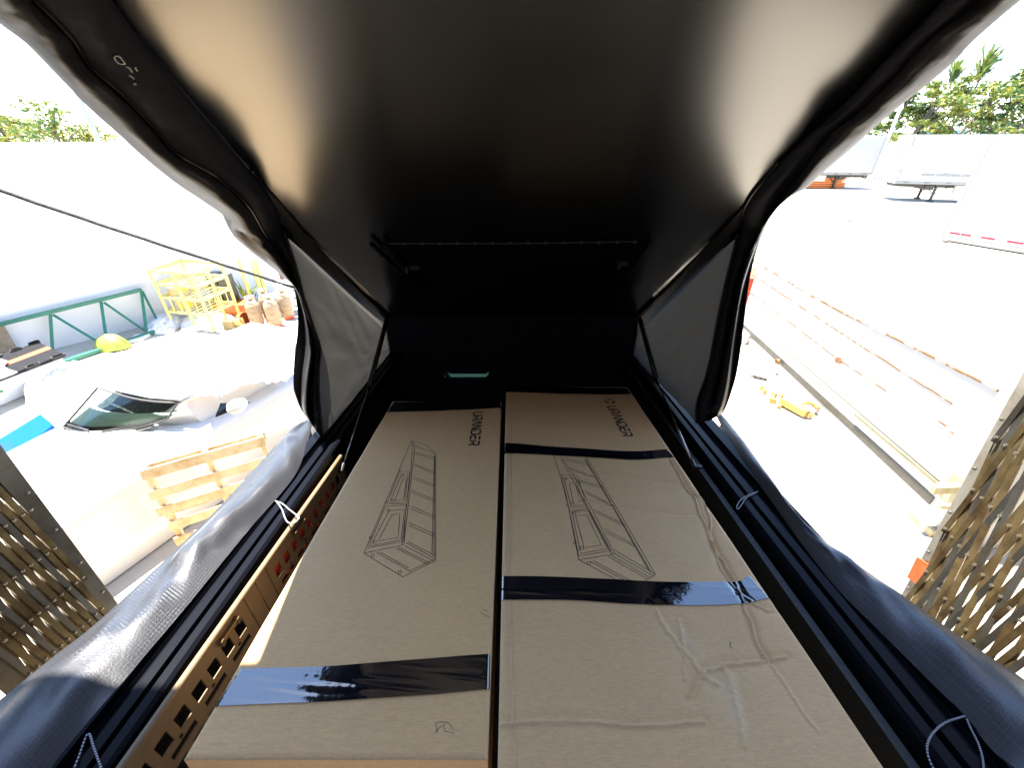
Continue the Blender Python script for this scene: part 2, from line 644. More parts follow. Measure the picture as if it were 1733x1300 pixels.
a, b = onroof(655, 412, 0.012), onroof(1075, 409, 0.012)
cb = MB(); cb.tube([a, a.lerp(b, 0.5) - RN * 0.004, b], 0.0022, 6)
cbo = cb.build("shock_cord", mat("grey_cord", (0.06, 0.06, 0.065), 0.5), truck)
proto = None
for k in range(15):
    p = a.lerp(b, k / 14) - RN * 0.002
    if proto is None:
        r = MB()
        r.tube([p + Vector((math.cos(t) * 0.0048, 0.0, math.sin(t) * 0.0048)) for t in [i * math.pi / 5 for i in range(10)]], 0.0014, 5, closed=True)
        r.lathe(p - Vector((0, 0, 0)), [(0.0022, -0.004), (0.003, 0), (0.0022, 0.004)], 8)
        proto = r.build("eyelet", mat("dull_eyelet", (0.10, 0.10, 0.11), 0.35, 0.9), truck, smooth=True)
        p0 = p
    else:
        c = proto.copy(); COL.objects.link(c); c.location = p - p0
# side brackets under the roof
for (x0, y0, x1, y1) in ((628, 412, 700, 480), (650, 410, 690, 462), (1100, 408, 1060, 470)):
    q = MB(); q.bar(onroof(x0, y0, 0.016), onroof(x1, y1, 0.016), 0.012, 0.02, RN)
    q.build("roof_bracket", M_black_metal, truck, bevel=0.002)
for (x0, y0) in ((690, 455), (1046, 448)):
    q = MB(); c0 = onroof(x0, y0, 0.02)
    q.box(c0, (0.012, 0.05, 0.03)); q.box(c0 + Vector((0.02, 0.02, 0.0)), (0.05, 0.012, 0.02))
    q.build("roof_latch", mat("latch_metal", (0.025, 0.025, 0.03), 0.45, 0.5), truck, bevel=0.002)

# front wall of the wedge with the cab's rear window
FW = 2.46
x0, x1 = aty(752, 634, FW).x, aty(829, 634, FW).x
z0, z1 = aty(790, 640, FW).z, aty(790, 628, FW).z
fw = MB()
zt, zb = EYE.z + roof_z(FW) + 0.03, 1.3
fw.box(((-0.85 + x0) / 2, FW, (zt + zb) / 2), (x0 + 0.85, 0.03, zt - zb))
fw.box(((0.85 + x1) / 2, FW, (zt + zb) / 2), (0.85 - x1, 0.03, zt - zb))
fw.box(((x0 + x1) / 2, FW, (zt + z1) / 2), (x1 - x0, 0.0298, zt - z1))
fw.box(((x0 + x1) / 2, FW, (zb + z0) / 2), (x1 - x0, 0.0298, z0 - zb))
fw.build("front_wall", mat("front_wall_cloth", (0.016, 0.021, 0.034), 0.7, 0, 0.15, var=0.2, vscale=8), truck)
rw = MB(); rw.box(((x0 + x1) / 2, FW + 0.02, (z0 + z1) / 2), (x1 - x0 + 0.02, 0.006, z1 - z0 + 0.02))
rw.build("rear_window", glass("rear_window_glass", (0.11, 0.17, 0.165)), truck)
sw = MB()
cc = Vector(((x0 * 0.6 + x1 * 0.4), FW + 0.35, z0 - 0.09))
sw.tube([cc + Vector((math.cos(t) * 0.19, 0.05 * math.sin(t), math.sin(t) * 0.16)) for t in [i * 2 * math.pi / 28 for i in range(28)]], 0.016, 8, closed=True)
sw.box(cc + Vector((0, 0.0, -0.02)), (0.3, 0.05, 0.08))
sw.build("steering_wheel", M_dark, truck, smooth=True)

# bed: floor, bedsides, inner panels, tailgate hinge edge
bedm = mat("bed_liner", (0.012, 0.012, 0.013), 0.6, bump=0.3, bscale=120)
q = MB()
q.prism([W(-0.86, -0.05, -1.52), W(-0.86, 2.44, -1.79), W(0.86, 2.44, -1.79), W(0.86, -0.05, -1.52)], (0, 0, -0.06))
q.build("bed_floor", bedm, truck)
body_m = mat("grey_truck_paint", (0.06, 0.065, 0.07), 0.25, 0.2, 0.5, coat=0.4)
for sx in (-1, 1):
    q = MB()
    ya, yb = -0.05, 2.44
    za, zb_ = rail_z(ya, sx) - 0.03, rail_z(yb, sx) - 0.03
    X = sx * 0.80
    q.prism([W(X, ya, za), W(X, yb, zb_), W(X, yb, -1.95), W(X, 1.75, -1.95), W(X, 1.6, -1.62), W(X, 1.1, -1.56), W(X, 0.95, -1.70), W(X, ya, -1.70)], (sx * 0.10, 0, 0))
    q.build("bedside", body_m, truck, bevel=0.01)
    # inner wall of the bed on the right, plain
    if sx > 0:
        q = MB()
        q.prism([W(0.735, ya, za), W(0.735, yb, zb_), W(0.735, yb, -1.75), W(0.735, ya, -1.55)], (0.02, 0, 0))
        q.build("bed_wall", bedm, truck)

# rails: stepped aluminium extrusion
prof = [(0.700, -0.030), (0.704, -0.006), (0.712, 0.001), (0.732, 0.003), (0.734, -0.010), (0.748, -0.010), (0.750, 0.004), (0.772, 0.006), (0.776, -0.004), (0.790, -0.004), (0.793, 0.006), (0.796, -0.010), (0.812, -0.010), (0.815, 0.008), (0.858, 0.010), (0.866, 0.002), (0.868, -0.05)]
for sx in (-1, 1):
    q = MB()
    sh = 0.0 if sx < 0 else 0.07
    yl = [-0.05 + 2.5 * k / 12 for k in range(13)]
    rows = [[W(sx * ((0.735 + (px_ - 0.70) * 0.80) if sx < 0 else px_ + sh), y, rail_z(y, sx) + pz) for y in yl] for px_, pz in prof]
    q.loft(rows)
    rl = q.build("bed_rail", M_rail, truck, solid=0.003)
    md = rl.modifiers.new("bevel", 'BEVEL'); md.width = 0.0012; md.segments = 2; md.limit_method = 'ANGLE'

# tan slotted panel on the left bed wall, with real openings
PX = -0.715


def pan_z(y, t):
    return -0.990 - 0.145 * (y - 0.28) - t


def slot_panel(ya, yb, holes, name="slotted_panel"):
    """holes: (y0,y1,t0,t1); panel height 0.30, 4 mm thick"""
    ys_ = sorted({ya, yb, *[h[0] for h in holes], *[h[1] for h in holes]})
    ts_ = sorted({0.0, 0.30, *[h[2] for h in holes], *[h[3] for h in holes]})
    q_ = MB()
    idx = {}

    def vid(i, j):
        if (i, j) not in idx:
            idx[(i, j)] = len(q_.v)
            q_.v.append(W(PX, ys_[i], pan_z(ys_[i], ts_[j])))
        return idx[(i, j)]
    for i in range(len(ys_) - 1):
        for j in range(len(ts_) - 1):
            yc, tc_ = (ys_[i] + ys_[i + 1]) / 2, (ts_[j] + ts_[j + 1]) / 2
            if any(h[0] < yc < h[1] and h[2] < tc_ < h[3] for h in holes):
                continue
            q_.face((vid(i, j), vid(i + 1, j), vid(i + 1, j + 1), vid(i, j + 1)))
    return q_.build(name, M_tan, truck, solid=0.004)


def holes_for(ya, yb):
    H = []
    y = ya + 0.022
    k = 0
    while y + 0.034 < yb - 0.012:
        H.append((y, y + 0.032, 0.046, 0.090))
        H.append((y, y + 0.032, 0.152, 0.192))
        y += 0.0505
        k += 1
    y = ya + 0.030
    while y + 0.07 < yb - 0.01:
        H.append((y, y + 0.070, 0.112, 0.132))
        y += 0.101
    return H


slot_panel(-0.02, 0.632, holes_for(0.0 + 0.095 - 0.10, 0.632))
slot_panel(0.636, 0.683, [])
slot_panel(0.687, 0.733, [])
slot_panel(0.738, 1.30, holes_for(0.738, 1.30))
# rolled upper lip of the panels and back of the bed wall
q = MB()
yl = [-0.03 + 1.33 * k / 10 for k in range(11)]
q.tube([W(PX + 0.002, y, pan_z(y, -0.006)) for y in yl], 0.008, 8)
q.build("panel_lip", M_tan, truck, smooth=True)
q = MB()
q.prism([W(-0.79, -0.05, -1.00), W(-0.79, 2.44, -1.25), W(-0.79, 2.44, -1.75), W(-0.79, -0.05, -1.55)], (-0.008, 0, 0))
q.build("bed_wall", bedm, truck)
# latch pins on the panels
for ya, yb in ((0.525, 0.585), (0.885, 0.945)):
    q = MB()
    q.tube([W(PX + 0.010, ya, pan_z(ya, 0.020)), W(PX + 0.010, yb, pan_z(yb, 0.020))], 0.0045, 8)
    for y in (ya, yb):
        q.box(W(PX + 0.008, y, pan_z(y, 0.024)), (0.016, 0.010, 0.020))
    q.build("latch_pin", mat("worn_brass", (0.22, 0.16, 0.09), 0.35, 0.7), truck, bevel=0.0015)

# small holes between slots read as screws
for y in (0.362, 0.463, 0.564, 0.83, 0.93):
    q = MB(); q.lathe(W(PX + 0.001, y, pan_z(y, 0.101)), [(0.0045, 0), (0.0045, 0.003), (0.002, 0.004)], 8, (1, 0, 0))
    q.build("screw", M_dark, truck)

# gas struts
for sx, pts in ((-1, [(655, 538), (625, 655), (578, 795)]), (1, [(1083, 540), (1110, 640), (1174, 788)])):
    p = [atx(u, v, sx * 0.70) for u, v in pts]
    st = MB(); st.tube([p[0], p[1]], 0.013, 10)
    so = st.build("gas_strut", M_strut, truck, smooth=True)
    rd = MB(); rd.tube([p[1], p[2]], 0.0045, 8)
    rd.build("strut_rod", mat("chromed_rod", (0.35, 0.35, 0.37), 0.2, 1.0), so, smooth=True)
    en = MB(); en.lathe(p[2] + (p[1] - p[2]).normalized() * 0.0, [(0.009, -0.012), (0.010, 0.0), (0.008, 0.03)], 10, (p[1] - p[2]))
    en.box(p[2] + Vector((-sx * 0.004 + sx * 0.02, 0.0, -0.008)), (0.035, 0.014, 0.012))
    en.build("ball_joint", mat("joint_black", (0.05, 0.05, 0.055), 0.35, 0.6), so, smooth=False, bevel=0.002)

# side cloth of the wedge
M_side = ripstop("side_cloth", (0.024, 0.022, 0.021), 0.75, 0.25, transl=0.04)
M_band = ripstop("door_cloth", (0.018, 0.018, 0.023), 0.6, 0.2, grid=0.004)
M_roll = mat("coated_door_cloth", (0.022, 0.021, 0.023), 0.45, 0, 0.25, bump=0.10, bscale=60)
M_zip = mat("zip_black", (0.008, 0.008, 0.009), 0.3)

L_outer = [(-70, -20), (0, 38), (45, 72), (90, 118), (150, 180), (200, 225), (250, 270), (300, 310), (345, 340), (385, 370), (394, 396), (425, 425), (455, 448), (480, 470), (500, 487), (513, 530), (517, 580), (511, 640), (511, 690), (524, 712)]
L_zip = [(20, -45), (52, 0), (114, 62), (149, 114), (208, 166), (249, 208), (294, 260), (364, 301), (415, 346), (447, 398), (478, 433), (497, 470), (508, 500), (525, 560), (531, 600), (526, 640), (522, 690), (530, 722)]
L_inner = [(110, -90), (185, -5), (240, 70), (330, 180), (400, 262), (440, 310), (465, 345), (480, 395), (495, 440), (506, 480), (518, 530), (530, 560), (540, 590), (537, 625), (538, 680), (545, 742)]
R_outer = [(1790, -50), (1725, 0), (1645, 69), (1617, 100), (1565, 145), (1517, 183), (1444, 246), (1389, 294), (1365, 317), (1337, 332), (1306, 360), (1285, 405), (1268, 450), (1255, 500), (1247, 555), (1240, 616), (1232, 665), (1222, 700)]
R_zip = [(1725, -70), (1659, 0), (1583, 55), (1524, 118), (1462, 180), (1410, 222), (1365, 277), (1332, 325), (1300, 372), (1262, 440), (1243, 520), (1222, 620), (1208, 690), (1200, 712)]
R_inner = [(1655, -70), (1597, 0), (1496, 104), (1434, 170), (1372, 225), (1323, 273), (1266, 342), (1247, 413), (1221, 520), (1201, 623), (1182, 681), (1180, 716)]


def under_roof(px, py, x, off):
    """the cloth hangs at the side plane, or right under the sloping roof where that comes first"""
    p = atx(px, py, x)
    z_lim = EYE.z + roof_z(p.y) - off
    if p.z > z_lim:
        p = onroof(px, py, off)
    return p


def band(sx, outer, zipc, inner):
    N = 110
    po = resample([(*p, 0) for p in outer], N)
    pz = resample([(*p, 0) for p in zipc], N)
    pi = resample([(*p, 0) for p in inner], N)
    # rolled panel between the zip line and the silhouette
    rows = []
    for j in range(9):
        t = j / 8
        row = []
        for i in range(N):
            q = po[i].lerp(pz[i], t)
            bul = math.sin(t * math.pi) * 0.045
            fold = 0.020 * fbm((i * 0.085, t * 2.2, 3 * sx), 1.0, 4) * math.sin(t * math.pi) + 0.012 * math.sin(i * 0.31 + t * 5 + 2 * fbm((i * 0.05, 0, 1))) * math.sin(t * math.pi) * max(0, fbm((i * 0.03, 4, sx)) + 0.4)
            row.append(under_roof(q.x, q.y, sx * (0.875 - bul - fold - 0.03 * t), (0.095 if sx < 0 else 0.05) + bul * 0.8 + fold * 0.5 - 0.01 * t))
        rows.append(row)
    # turn the sheet over outside the silhouette so that the roll has depth
    back = []
    for dx, dz in ((0.004, 0.012), (0.008, 0.04), (0.010, 0.08)):
        back.append([p + Vector((sx * dx, 0.0, dz)) for p in rows[0]])
    m = MB(); m.loft(back[::-1] + rows)
    roll = m.build("rolled_door", M_roll, truck, smooth=True, solid=0.002)
    # flat band between zip and roof edge
    rows2 = []
    for j in range(8):
        t = j / 7
        row = []
        for i in range(N):
            q = pz[i].lerp(pi[i], t)
            bul = math.sin(t * math.pi) * 0.018 + 0.010 * fbm((i * 0.12, t * 3, 7 * sx)) * math.sin(t * math.pi)
            x = 0.845 - 0.035 * t
            row.append(under_roof(q.x, q.y, sx * (x - bul), (0.08 if sx < 0 else 0.03) * (1 - t) + 0.004 + bul))
        rows2.append(row)
    m = MB(); m.loft(rows2)
    bd = m.build("door_band", M_band, truck, smooth=True, solid=0.002)
    zrow = [p - Vector((sx * 0.006, 0, 0)) for p in rows2[0]]
    m = MB(); m.tube(resample(zrow, 220), 0.0045, 6)
    m.build("zip", M_zip, bd, smooth=True)
    # hem piping next to the side cloth
    k0 = int(N * 0.50)
    m = MB(); m.tube([p - Vector((sx * 0.004, 0, 0)) for p in rows2[-1][k0:]], 0.006, 6)
    m.build("piping", M_zip, bd, smooth=True)
    # triangular side cloth
    hem = rows2[-1][k0 - 8:]
    n = len(hem)
    rows3 = []
    far_top = W(sx * 0.805, 2.47, roof_z(2.47) - 0.02)
    far_bot = W(sx * 0.805, 2.47, rail_z(2.47, sx) - 0.02)
    for j in range(26):
        t = j / 25
        row = []
        for i in range(n):
            s = i / (n - 1)
            f = far_top.lerp(far_bot, s)
            p = hem[i].lerp(f, t)
            if j == 0:
                p = hem[i]
            p = p + Vector((sx * (0.012 * math.sin(t * math.pi) * math.sin(s * math.pi) + 0.007 * fbm((p.y * 14 + p.z * 6, p.z * 5, sx)) * min(1.0, t * 6) + (0.006 if j else 0)), 0, 0))
            row.append(p)
        rows3.append(row)
    m = MB(); m.loft(rows3)
    m.build("side_cloth", M_side, truck, smooth=True)
    return rows, rows2


rowsL, rowsL2 = band(-1, L_outer, L_zip, L_inner)
rowsR, rowsR2 = band(1, R_outer, R_zip, R_inner)


# buckle on the left band
def lband(px, py, x=-0.80):
    return under_roof(px, py, x, 0.075)


q = MB()
for ring in ([(192, 95), (199, 93), (208, 101), (211, 106), (201, 106)],):
    q.tube(resample([lband(*p) for p in ring + ring[:1]], 20), 0.0022, 6)
q.tube(resample([lband(212, 111), lband(219, 114), (lband(224, 121))], 8), 0.0022, 6)
q.tube(resample([lband(228, 112), lband(233, 119)], 4), 0.0022, 6)
q.tube(resample([lband(217, 125), lband(228, 133)], 4), 0.0022, 6)
q.tube(resample([lband(225, 139), lband(231, 142)], 4), 0.003, 6)
q.build("buckle", mat("buckle_metal", (0.22, 0.22, 0.23), 0.3, 1.0), truck, smooth=True)
for ring, x in (([(1203, 701), (1199, 698), (1207, 690), (1210, 686), (1213, 688), (1209, 693)], 0.80), ([(535, 700), (540, 697), (543, 703), (538, 708)], -0.80)):
    q = MB(); q.tube(resample([atx(u, v, x) for u, v in ring + ring[:1]], 18), 0.0014, 5)
    q.build("zip_pull", mat("zip_pull_grey", (0.14, 0.13, 0.13), 0.4, 0.4), truck, smooth=True)

# hanging side flaps over the rails
M_flap = ripstop("flap_ripstop", (0.024, 0.025, 0.030), 0.34, 0.75, grid=0.008)


def flap(sx, inner, crest, seed, z0):
    N = 120
    sl = -0.11 if sx < 0 else -0.125
    pi = resample([onslope(u, v, z0 + 0.0, sl) for u, v in inner], N)
    pc = resample([onslope(u, v, z0 + 0.01, sl) for u, v in crest], N)
    rows = []
    K = 14
    for j in range(K + 1):
        t = j / K
        row = []
        for i in range(N):
            p = pi[i].lerp(pc[i], t)
            f = fbm((i * 0.045 + seed, t * 1.1, seed), 1.0, 3)
            d = fbm((i * 0.09 - t * 2.5 + seed, t * 0.8, seed + 5), 1.0, 4)
            env = math.sin(min(1.0, t * 1.05) * math.pi)
            h = 0.032 * env + (0.022 * f + 0.006 * d) * env + 0.006 * math.sin(i * 0.09 + t * 4.0 + 3 * f) * env
            if sx > 0:
                h += 0.035 * env * max(0, t - 0.2)
            wid = (pc[i] - pi[i]).length
            h *= min(1.0, wid / 0.10)
            row.append(p + Vector((0, 0, h)))
        rows.append(row)
    for k, (dx, dz) in enumerate(((0.012, -0.012), (0.020, -0.05), (0.022, -0.13), (0.012, -0.26), (0.02, -0.40))):
        row = []
        for i in range(N):
            wv = 0.020 * fbm((i * 0.07 + seed, dz * 5, 9)) * min(1, k / 2)
            row.append(pc[i] + Vector((sx * (dx + wv), 0, dz)))
        rows.append(row)
    m = MB(); m.loft(rows)
    o_ = m.build("side_flap", M_flap, truck, smooth=True)
    return rows


flapL = flap(-1, [(30, 1400), (85, 1302), (237, 1120), (313, 1030), (381, 946), (427, 890), (499, 805), (520, 750), (530, 714)],
             [(-110, 1270), (-50, 1222), (0, 1185), (90, 1112), (180, 1040), (350, 880), (430, 795), (490, 730), (526, 706)], 2.0, -0.945)
flapR = flap(1, [(1860, 1400), (1700, 1290), (1630, 1210), (1560, 1140), (1480, 1060), (1420, 1000), (1360, 925), (1310, 855), (1260, 785), (1228, 735), (1212, 704)],
             [(1900, 1290), (1800, 1205), (1733, 1150), (1680, 1115), (1600, 1060), (1530, 1010), (1450, 955), (1395, 918), (1345, 872), (1300, 806), (1255, 742), (1218, 698)], 11.0, -0.925)


# cord loops on the rails (beaded black and white)
M_cw = mat("cord_white", (0.34, 0.34, 0.37), 0.7)
M_cb = mat("cord_navy", (0.02, 0.022, 0.04), 0.6)


def onrail(px, py, sx, up=0.012):
    z0 = (-0.985 + 0.11 * 0.28) if sx < 0 else (-0.968 + 0.125 * 0.28)
    return onslope(px, py, z0 + up, -0.11 if sx < 0 else -0.125)


for sx, pts, bead in ((-1, [(466, 848), (478, 853), (490, 863), (505, 875), (504, 880), (498, 885), (488, 885), (482, 876), (477, 862), (468, 849)], False),
                      (-1, [(118, 1320), (132, 1285), (149, 1243), (160, 1270), (178, 1320)], True),
                      (1, [(1283, 832), (1266, 838), (1254, 846), (1247, 857), (1249, 862), (1257, 852), (1263, 843), (1283, 832)], False),
                      (1, [(1632, 1213), (1600, 1224), (1578, 1243), (1569, 1265), (1574, 1290), (1590, 1320)], True),
                      (1, [(1636, 1218), (1644, 1236), (1655, 1258), (1663, 1285), (1666, 1320)], True)):
    P = resample([onrail(u, v, sx) for u, v in pts], 120)
    q = MB()
    q.tube(P, 0.0018 if bead else (0.0020 if sx < 0 else 0.0012), 6, mis=[0, 0, 1, 1] if bead else [0, 0, 0, 0])
    q.build("cord_loop", [M_cw, M_cb], truck, smooth=True)

# ------------------------------------------------------------------ the two cartons
BZ0, BSL = -0.875, -0.096


def onbox(px, py, up=0.0):
    return onslope(px, py, BZ0 + up, BSL)


BN = Vector((0, 0.096, 1.0)).normalized()


def seg_dist(X, Y, pts):
    D = np.full(X.shape, 9.0)
    for (x0_, y0_), (x1_, y1_) in zip(pts, pts[1:]):
        dx, dy = x1_ - x0_, y1_ - y0_
        l2 = dx * dx + dy * dy + 1e-12
        t = np.clip(((X - x0_) * dx + (Y - y0_) * dy) / l2, 0, 1)
        D = np.minimum(D, np.hypot(X - (x0_ + t * dx), Y - (y0_ + t * dy)))
    return D


def rough_line(pix, amp, n=26, seed=0):
    rng = np.random.RandomState(seed)
    P = resample([(*p, 0) for p in pix], n)
    out = []
    for k, p in enumerate(P):
        q_ = onbox(p.x + rng.uniform(-amp, amp), p.y + rng.uniform(-amp, amp))
        out.append((q_.x, q_.y))
    return out


class Carton:
    def __init__(self, xl, xr, yn, yf, creases, dents, nx, ny, seed, scuffs=()):
        self.xl, self.xr, self.yn, self.yf = xl, xr, yn, yf
        xs = np.linspace(0, 1, nx)
        ys_ = np.linspace(yn, yf, ny)
        Y, U = np.meshgrid(ys_, xs, indexing='ij')
        t = (Y - yn) / (yf - yn)
        XL = xl[0] + (xl[1] - xl[0]) * t
        XR = xr[0] + (xr[1] - xr[0]) * t
        X = XL + (XR - XL) * U
        H = np.zeros_like(X)
        WEAR = np.zeros_like(X)
        for pts, a_, w_ in scuffs:
            WEAR += a_ * np.exp(-(seg_dist(X, Y, pts) / w_) ** 2)
        for pts, a_, w_ in creases:
            d = seg_dist(X, Y, pts)
            H += 2.4 * a_ * np.exp(-(d / (w_ * 0.9)) ** 2)
            H += -a_ * 1.4 * np.exp(-(d / (w_ * 4)) ** 2)
            WEAR += min(0.5, a_ / 0.0045) * np.exp(-(d / 0.0022) ** 2)
        for (cx_, cy_, rx, ry, a_) in dents:
            H += a_ * np.exp(-((X - cx_) / rx) ** 2 - ((Y - cy_) / ry) ** 2)
        H += 0.0012 * np.sin(X * 9 + seed) * np.sin(Y * 6 + seed * 2) + 0.0006 * np.sin(X * 31 + Y * 23 + seed)
        # edges roll over slightly
        e = np.minimum(np.minimum(X - XL, XR - X), np.minimum(Y - yn, yf - Y))
        H -= 0.004 * np.exp(-(e / 0.004) ** 2)
        WEAR += 0.8 * np.exp(-(e / 0.0035) ** 2)
        self.WEAR = np.clip(WEAR, 0, 1)
        self.X, self.Y, self.H = X, Y, H
        self.xs, self.ys = xs, ys_

    def height(self, x, y):
        t = (y - self.yn) / (self.yf - self.yn)
        XL = self.xl[0] + (self.xl[1] - self.xl[0]) * t
        XR = self.xr[0] + (self.xr[1] - self.xr[0]) * t
        u = min(max((x - XL) / (XR - XL), 0), 1) * (len(self.xs) - 1)
        v = min(max(t, 0), 1) * (len(self.ys) - 1)
        i, j = min(int(u), len(self.xs) - 2), min(int(v), len(self.ys) - 2)
        fu, fv = u - i, v - j
        H = self.H
        return (H[j, i] * (1 - fu) + H[j, i + 1] * fu) * (1 - fv) + (H[j + 1, i] * (1 - fu) + H[j + 1, i + 1] * fu) * fv

    def top(self, x, y, up=0.0):
        return W(x, y, BZ0 + BSL * y + self.height(x, y)) + BN * up

    def px(self, u, v, up=0.0):
        p = onbox(u, v) - EYE
        return self.top(p.x, p.y, up)

    def build(self, name, m, label, depth=0.20):
        c = W((self.xl[0] + self.xr[0]) / 2, (self.yn + self.yf) / 2, BZ0 + BSL * (self.yn + self.yf) / 2 - depth)
        root = thing(name, c, label, "cardboard box", "long flat cartons in the truck bed")
        q_ = MB()
        ny, nx = self.X.shape
        Z = BZ0 + BSL * self.Y + self.H
        for j in range(ny):
            for i in range(nx):
                q_.v.append(W(self.X[j, i], self.Y[j, i], Z[j, i]))
        for j in range(ny - 1):
            for i in range(nx - 1):
                a_ = j * nx + i
                q_.face((a_, a_ + 1, a_ + nx + 1, a_ + nx))
        loop = [i for i in range(nx)] + [j * nx + nx - 1 for j in range(1, ny)] + [(ny - 1) * nx + i for i in range(nx - 2, -1, -1)] + [j * nx for j in range(ny - 2, 0, -1)]
        b0 = len(q_.v)
        for k in loop:
            q_.v.append(q_.v[k] - BN * depth)
        n = len(loop)
        for k in range(n):
            k2 = (k + 1) % n
            q_.face((loop[k], b0 + k, b0 + k2, loop[k2]), 1)
        q_.face([b0 + k for k in range(n)], 1)
        o_ = q_.build("carton_body", [m, m], root)
        at_ = o_.data.attributes.new("wear", 'FLOAT', 'POINT')
        at_.data.foreach_set("value", np.concatenate([self.WEAR.ravel(), np.zeros(len(q_.v) - nx * ny)]).astype(np.float32))
        o_.data.polygons.foreach_set("use_smooth", [i < (ny - 1) * (nx - 1) for i in range(len(o_.data.polygons))])
        self.root = root
        return root

    def tape(self, top, bot, seed, wr=0.0016, lab=None):
        """strip between two pixel polylines, laid 1 mm above the card, wrinkled and folded down at both ends"""
        N, K = 220, 25
        pt = resample([(*p, 0) for p in top], N)
        pb = resample([(*p, 0) for p in bot], N)
        rows_ = []
        for j in range(K):
            t = j / (K - 1)
            row = []
            for i in range(N):
                p = pt[i].lerp(pb[i], t)
                w_ = self.px(p.x, p.y, 0.0022)
                r_ = 0.0
                f = fbm((w_.x * 4 + seed, w_.y * 75 + w_.x * 6, seed), 1.0, 3)
                r_ += wr * max(0.0, f) * math.sin(t * math.pi)
                row.append(w_ + BN * r_)
            def down(p, dirx):
                return [p + Vector((dirx * 0.003, 0, -0.004)), p + Vector((dirx * 0.003, 0, -0.03))]
            xl_ = down(row[0], -1)[::-1]; xr_ = down(row[-1], 1)
            rows_.append(xl_ + row + xr_)
        q_ = MB(); q_.loft(rows_)
        o_ = q_.build("packing_tape", M_tape, self.root, smooth=True)
        if lab: o_['label'] = lab
        return o_

    def lines(self, segs, wid=0.0016, name="printed_drawing"):
        q_ = MB()
        for s_ in segs:
            P = [self.px(u, v, 0.0006) for u, v in s_]
            # follow the paper
            Q = []
            for a_, b_ in zip(P, P[1:]):
                n = max(1, int((b_ - a_).length / 0.03))
                for k in range(n):
                    m_ = a_.lerp(b_, k / n) - EYE
                    Q.append(self.top(m_.x, m_.y, 0.0006))
            m_ = P[-1] - EYE
            Q.append(self.top(m_.x, m_.y, 0.0006))
            left, right = [], []
            for k, p in enumerate(Q):
                d = (Q[min(k + 1, len(Q) - 1)] - Q[max(k - 1, 0)])
                if d.length < 1e-7:
                    d = Vector((0, 1, 0))
                d.normalize()
                s2 = d.cross(BN).normalized() * (wid / 2)
                left.append(p - s2); right.append(p + s2)
            q_.loft([left, right])
        return q_.build(name, M_line, self.root)

    def letters(self, strokes, name, m, wid):
        """strokes: list of (polyline in box x,y) drawn as flat bars"""
        q_ = MB()
        for s_ in strokes:
            for (ax_, ay), (bx, by) in zip(s_, s_[1:]):
                a_ = Vector((ax_, ay, 0)); b_ = Vector((bx, by, 0))
                d = (b_ - a_).normalized()
                n_ = Vector((-d.y, d.x, 0)) * wid / 2
                e = d * wid * 0.0
                quad = [a_ - e - n_, b_ + e - n_, b_ + e + n_, a_ - e + n_]
                q_.prism([self.top(p.x, p.y, 0.0004) for p in quad], BN * 0.0005)
        return q_.build(name, m, self.root)


M_card1 = cardboard("kraft_cardboard_clean", (0.61, 0.374, 0.168), 3)
M_card2 = cardboard("kraft_cardboard_worn", (0.61, 0.378, 0.178), 17)

cr1 = [(rough_line([(330, 1260), (520, 1250), (700, 1255), (822, 1240)], 3, seed=1), 0.0002, 0.006)]
boxL = Carton((-0.557, -0.545), (-0.0415, -0.049), 0.264, 1.556, cr1, [(-0.15, 0.33, 0.05, 0.02, -0.0012)], 160, 370, 1.0)
boxL.build("cardboard_box", M_card1, "smooth long brown carton on the left with one blue glinting tape near its end")

cr2 = [
    (rough_line([(1135, 780), (1165, 830), (1180, 850), (1200, 910), (1228, 955), (1255, 1012), (1278, 1080), (1300, 1115)], 2.5, seed=2), 0.0030, 0.0028),
    (rough_line([(1165, 830), (1195, 850), (1210, 930), (1238, 990), (1290, 1030), (1310, 1035)], 2.5, seed=3), 0.0022, 0.0026),
    (rough_line([(1162, 1180), (1190, 1138), (1230, 1126), (1300, 1117), (1330, 1112)], 2.5, seed=4), 0.0024, 0.0028),
    (rough_line([(1300, 1115), (1350, 1190), (1385, 1240)], 2.0, seed=5), 0.0012, 0.003),
    (rough_line([(846, 1228), (900, 1222), (1000, 1222), (1060, 1228), (1110, 1228), (1190, 1222)], 1.0, seed=6), 0.0022, 0.0030),
    (rough_line([(856, 838), (960, 850), (1010, 850), (1130, 866), (1180, 868)], 0.8, seed=7), 0.0013, 0.0022),
    (rough_line([(866, 688), (864, 760), (863, 975), (866, 1120), (872, 1300), (874, 1330)], 0.4, n=40, seed=8), 0.0016, 0.0020),
    (rough_line([(1020, 800), (1100, 812), (1170, 822)], 1.0, seed=9), 0.0010, 0.002),
    (rough_line([(1110, 1035), (1140, 1080), (1185, 1130), (1215, 1160)], 3, seed=10), 0.0016, 0.005),
    (rough_line([(1150, 1050), (1160, 1110), (1158, 1150)], 2, seed=11), 0.0012, 0.004),
    (rough_line([(1230, 1130), (1250, 1200), (1262, 1260)], 3, seed=12), 0.0014, 0.006),
    (rough_line([(870, 695), (960, 700), (1090, 708)], 1.0, seed=13), 0.0012, 0.0025),
    (rough_line([(866, 790), (960, 800), (1010, 803)], 1.0, seed=14), 0.0007, 0.0025),
]
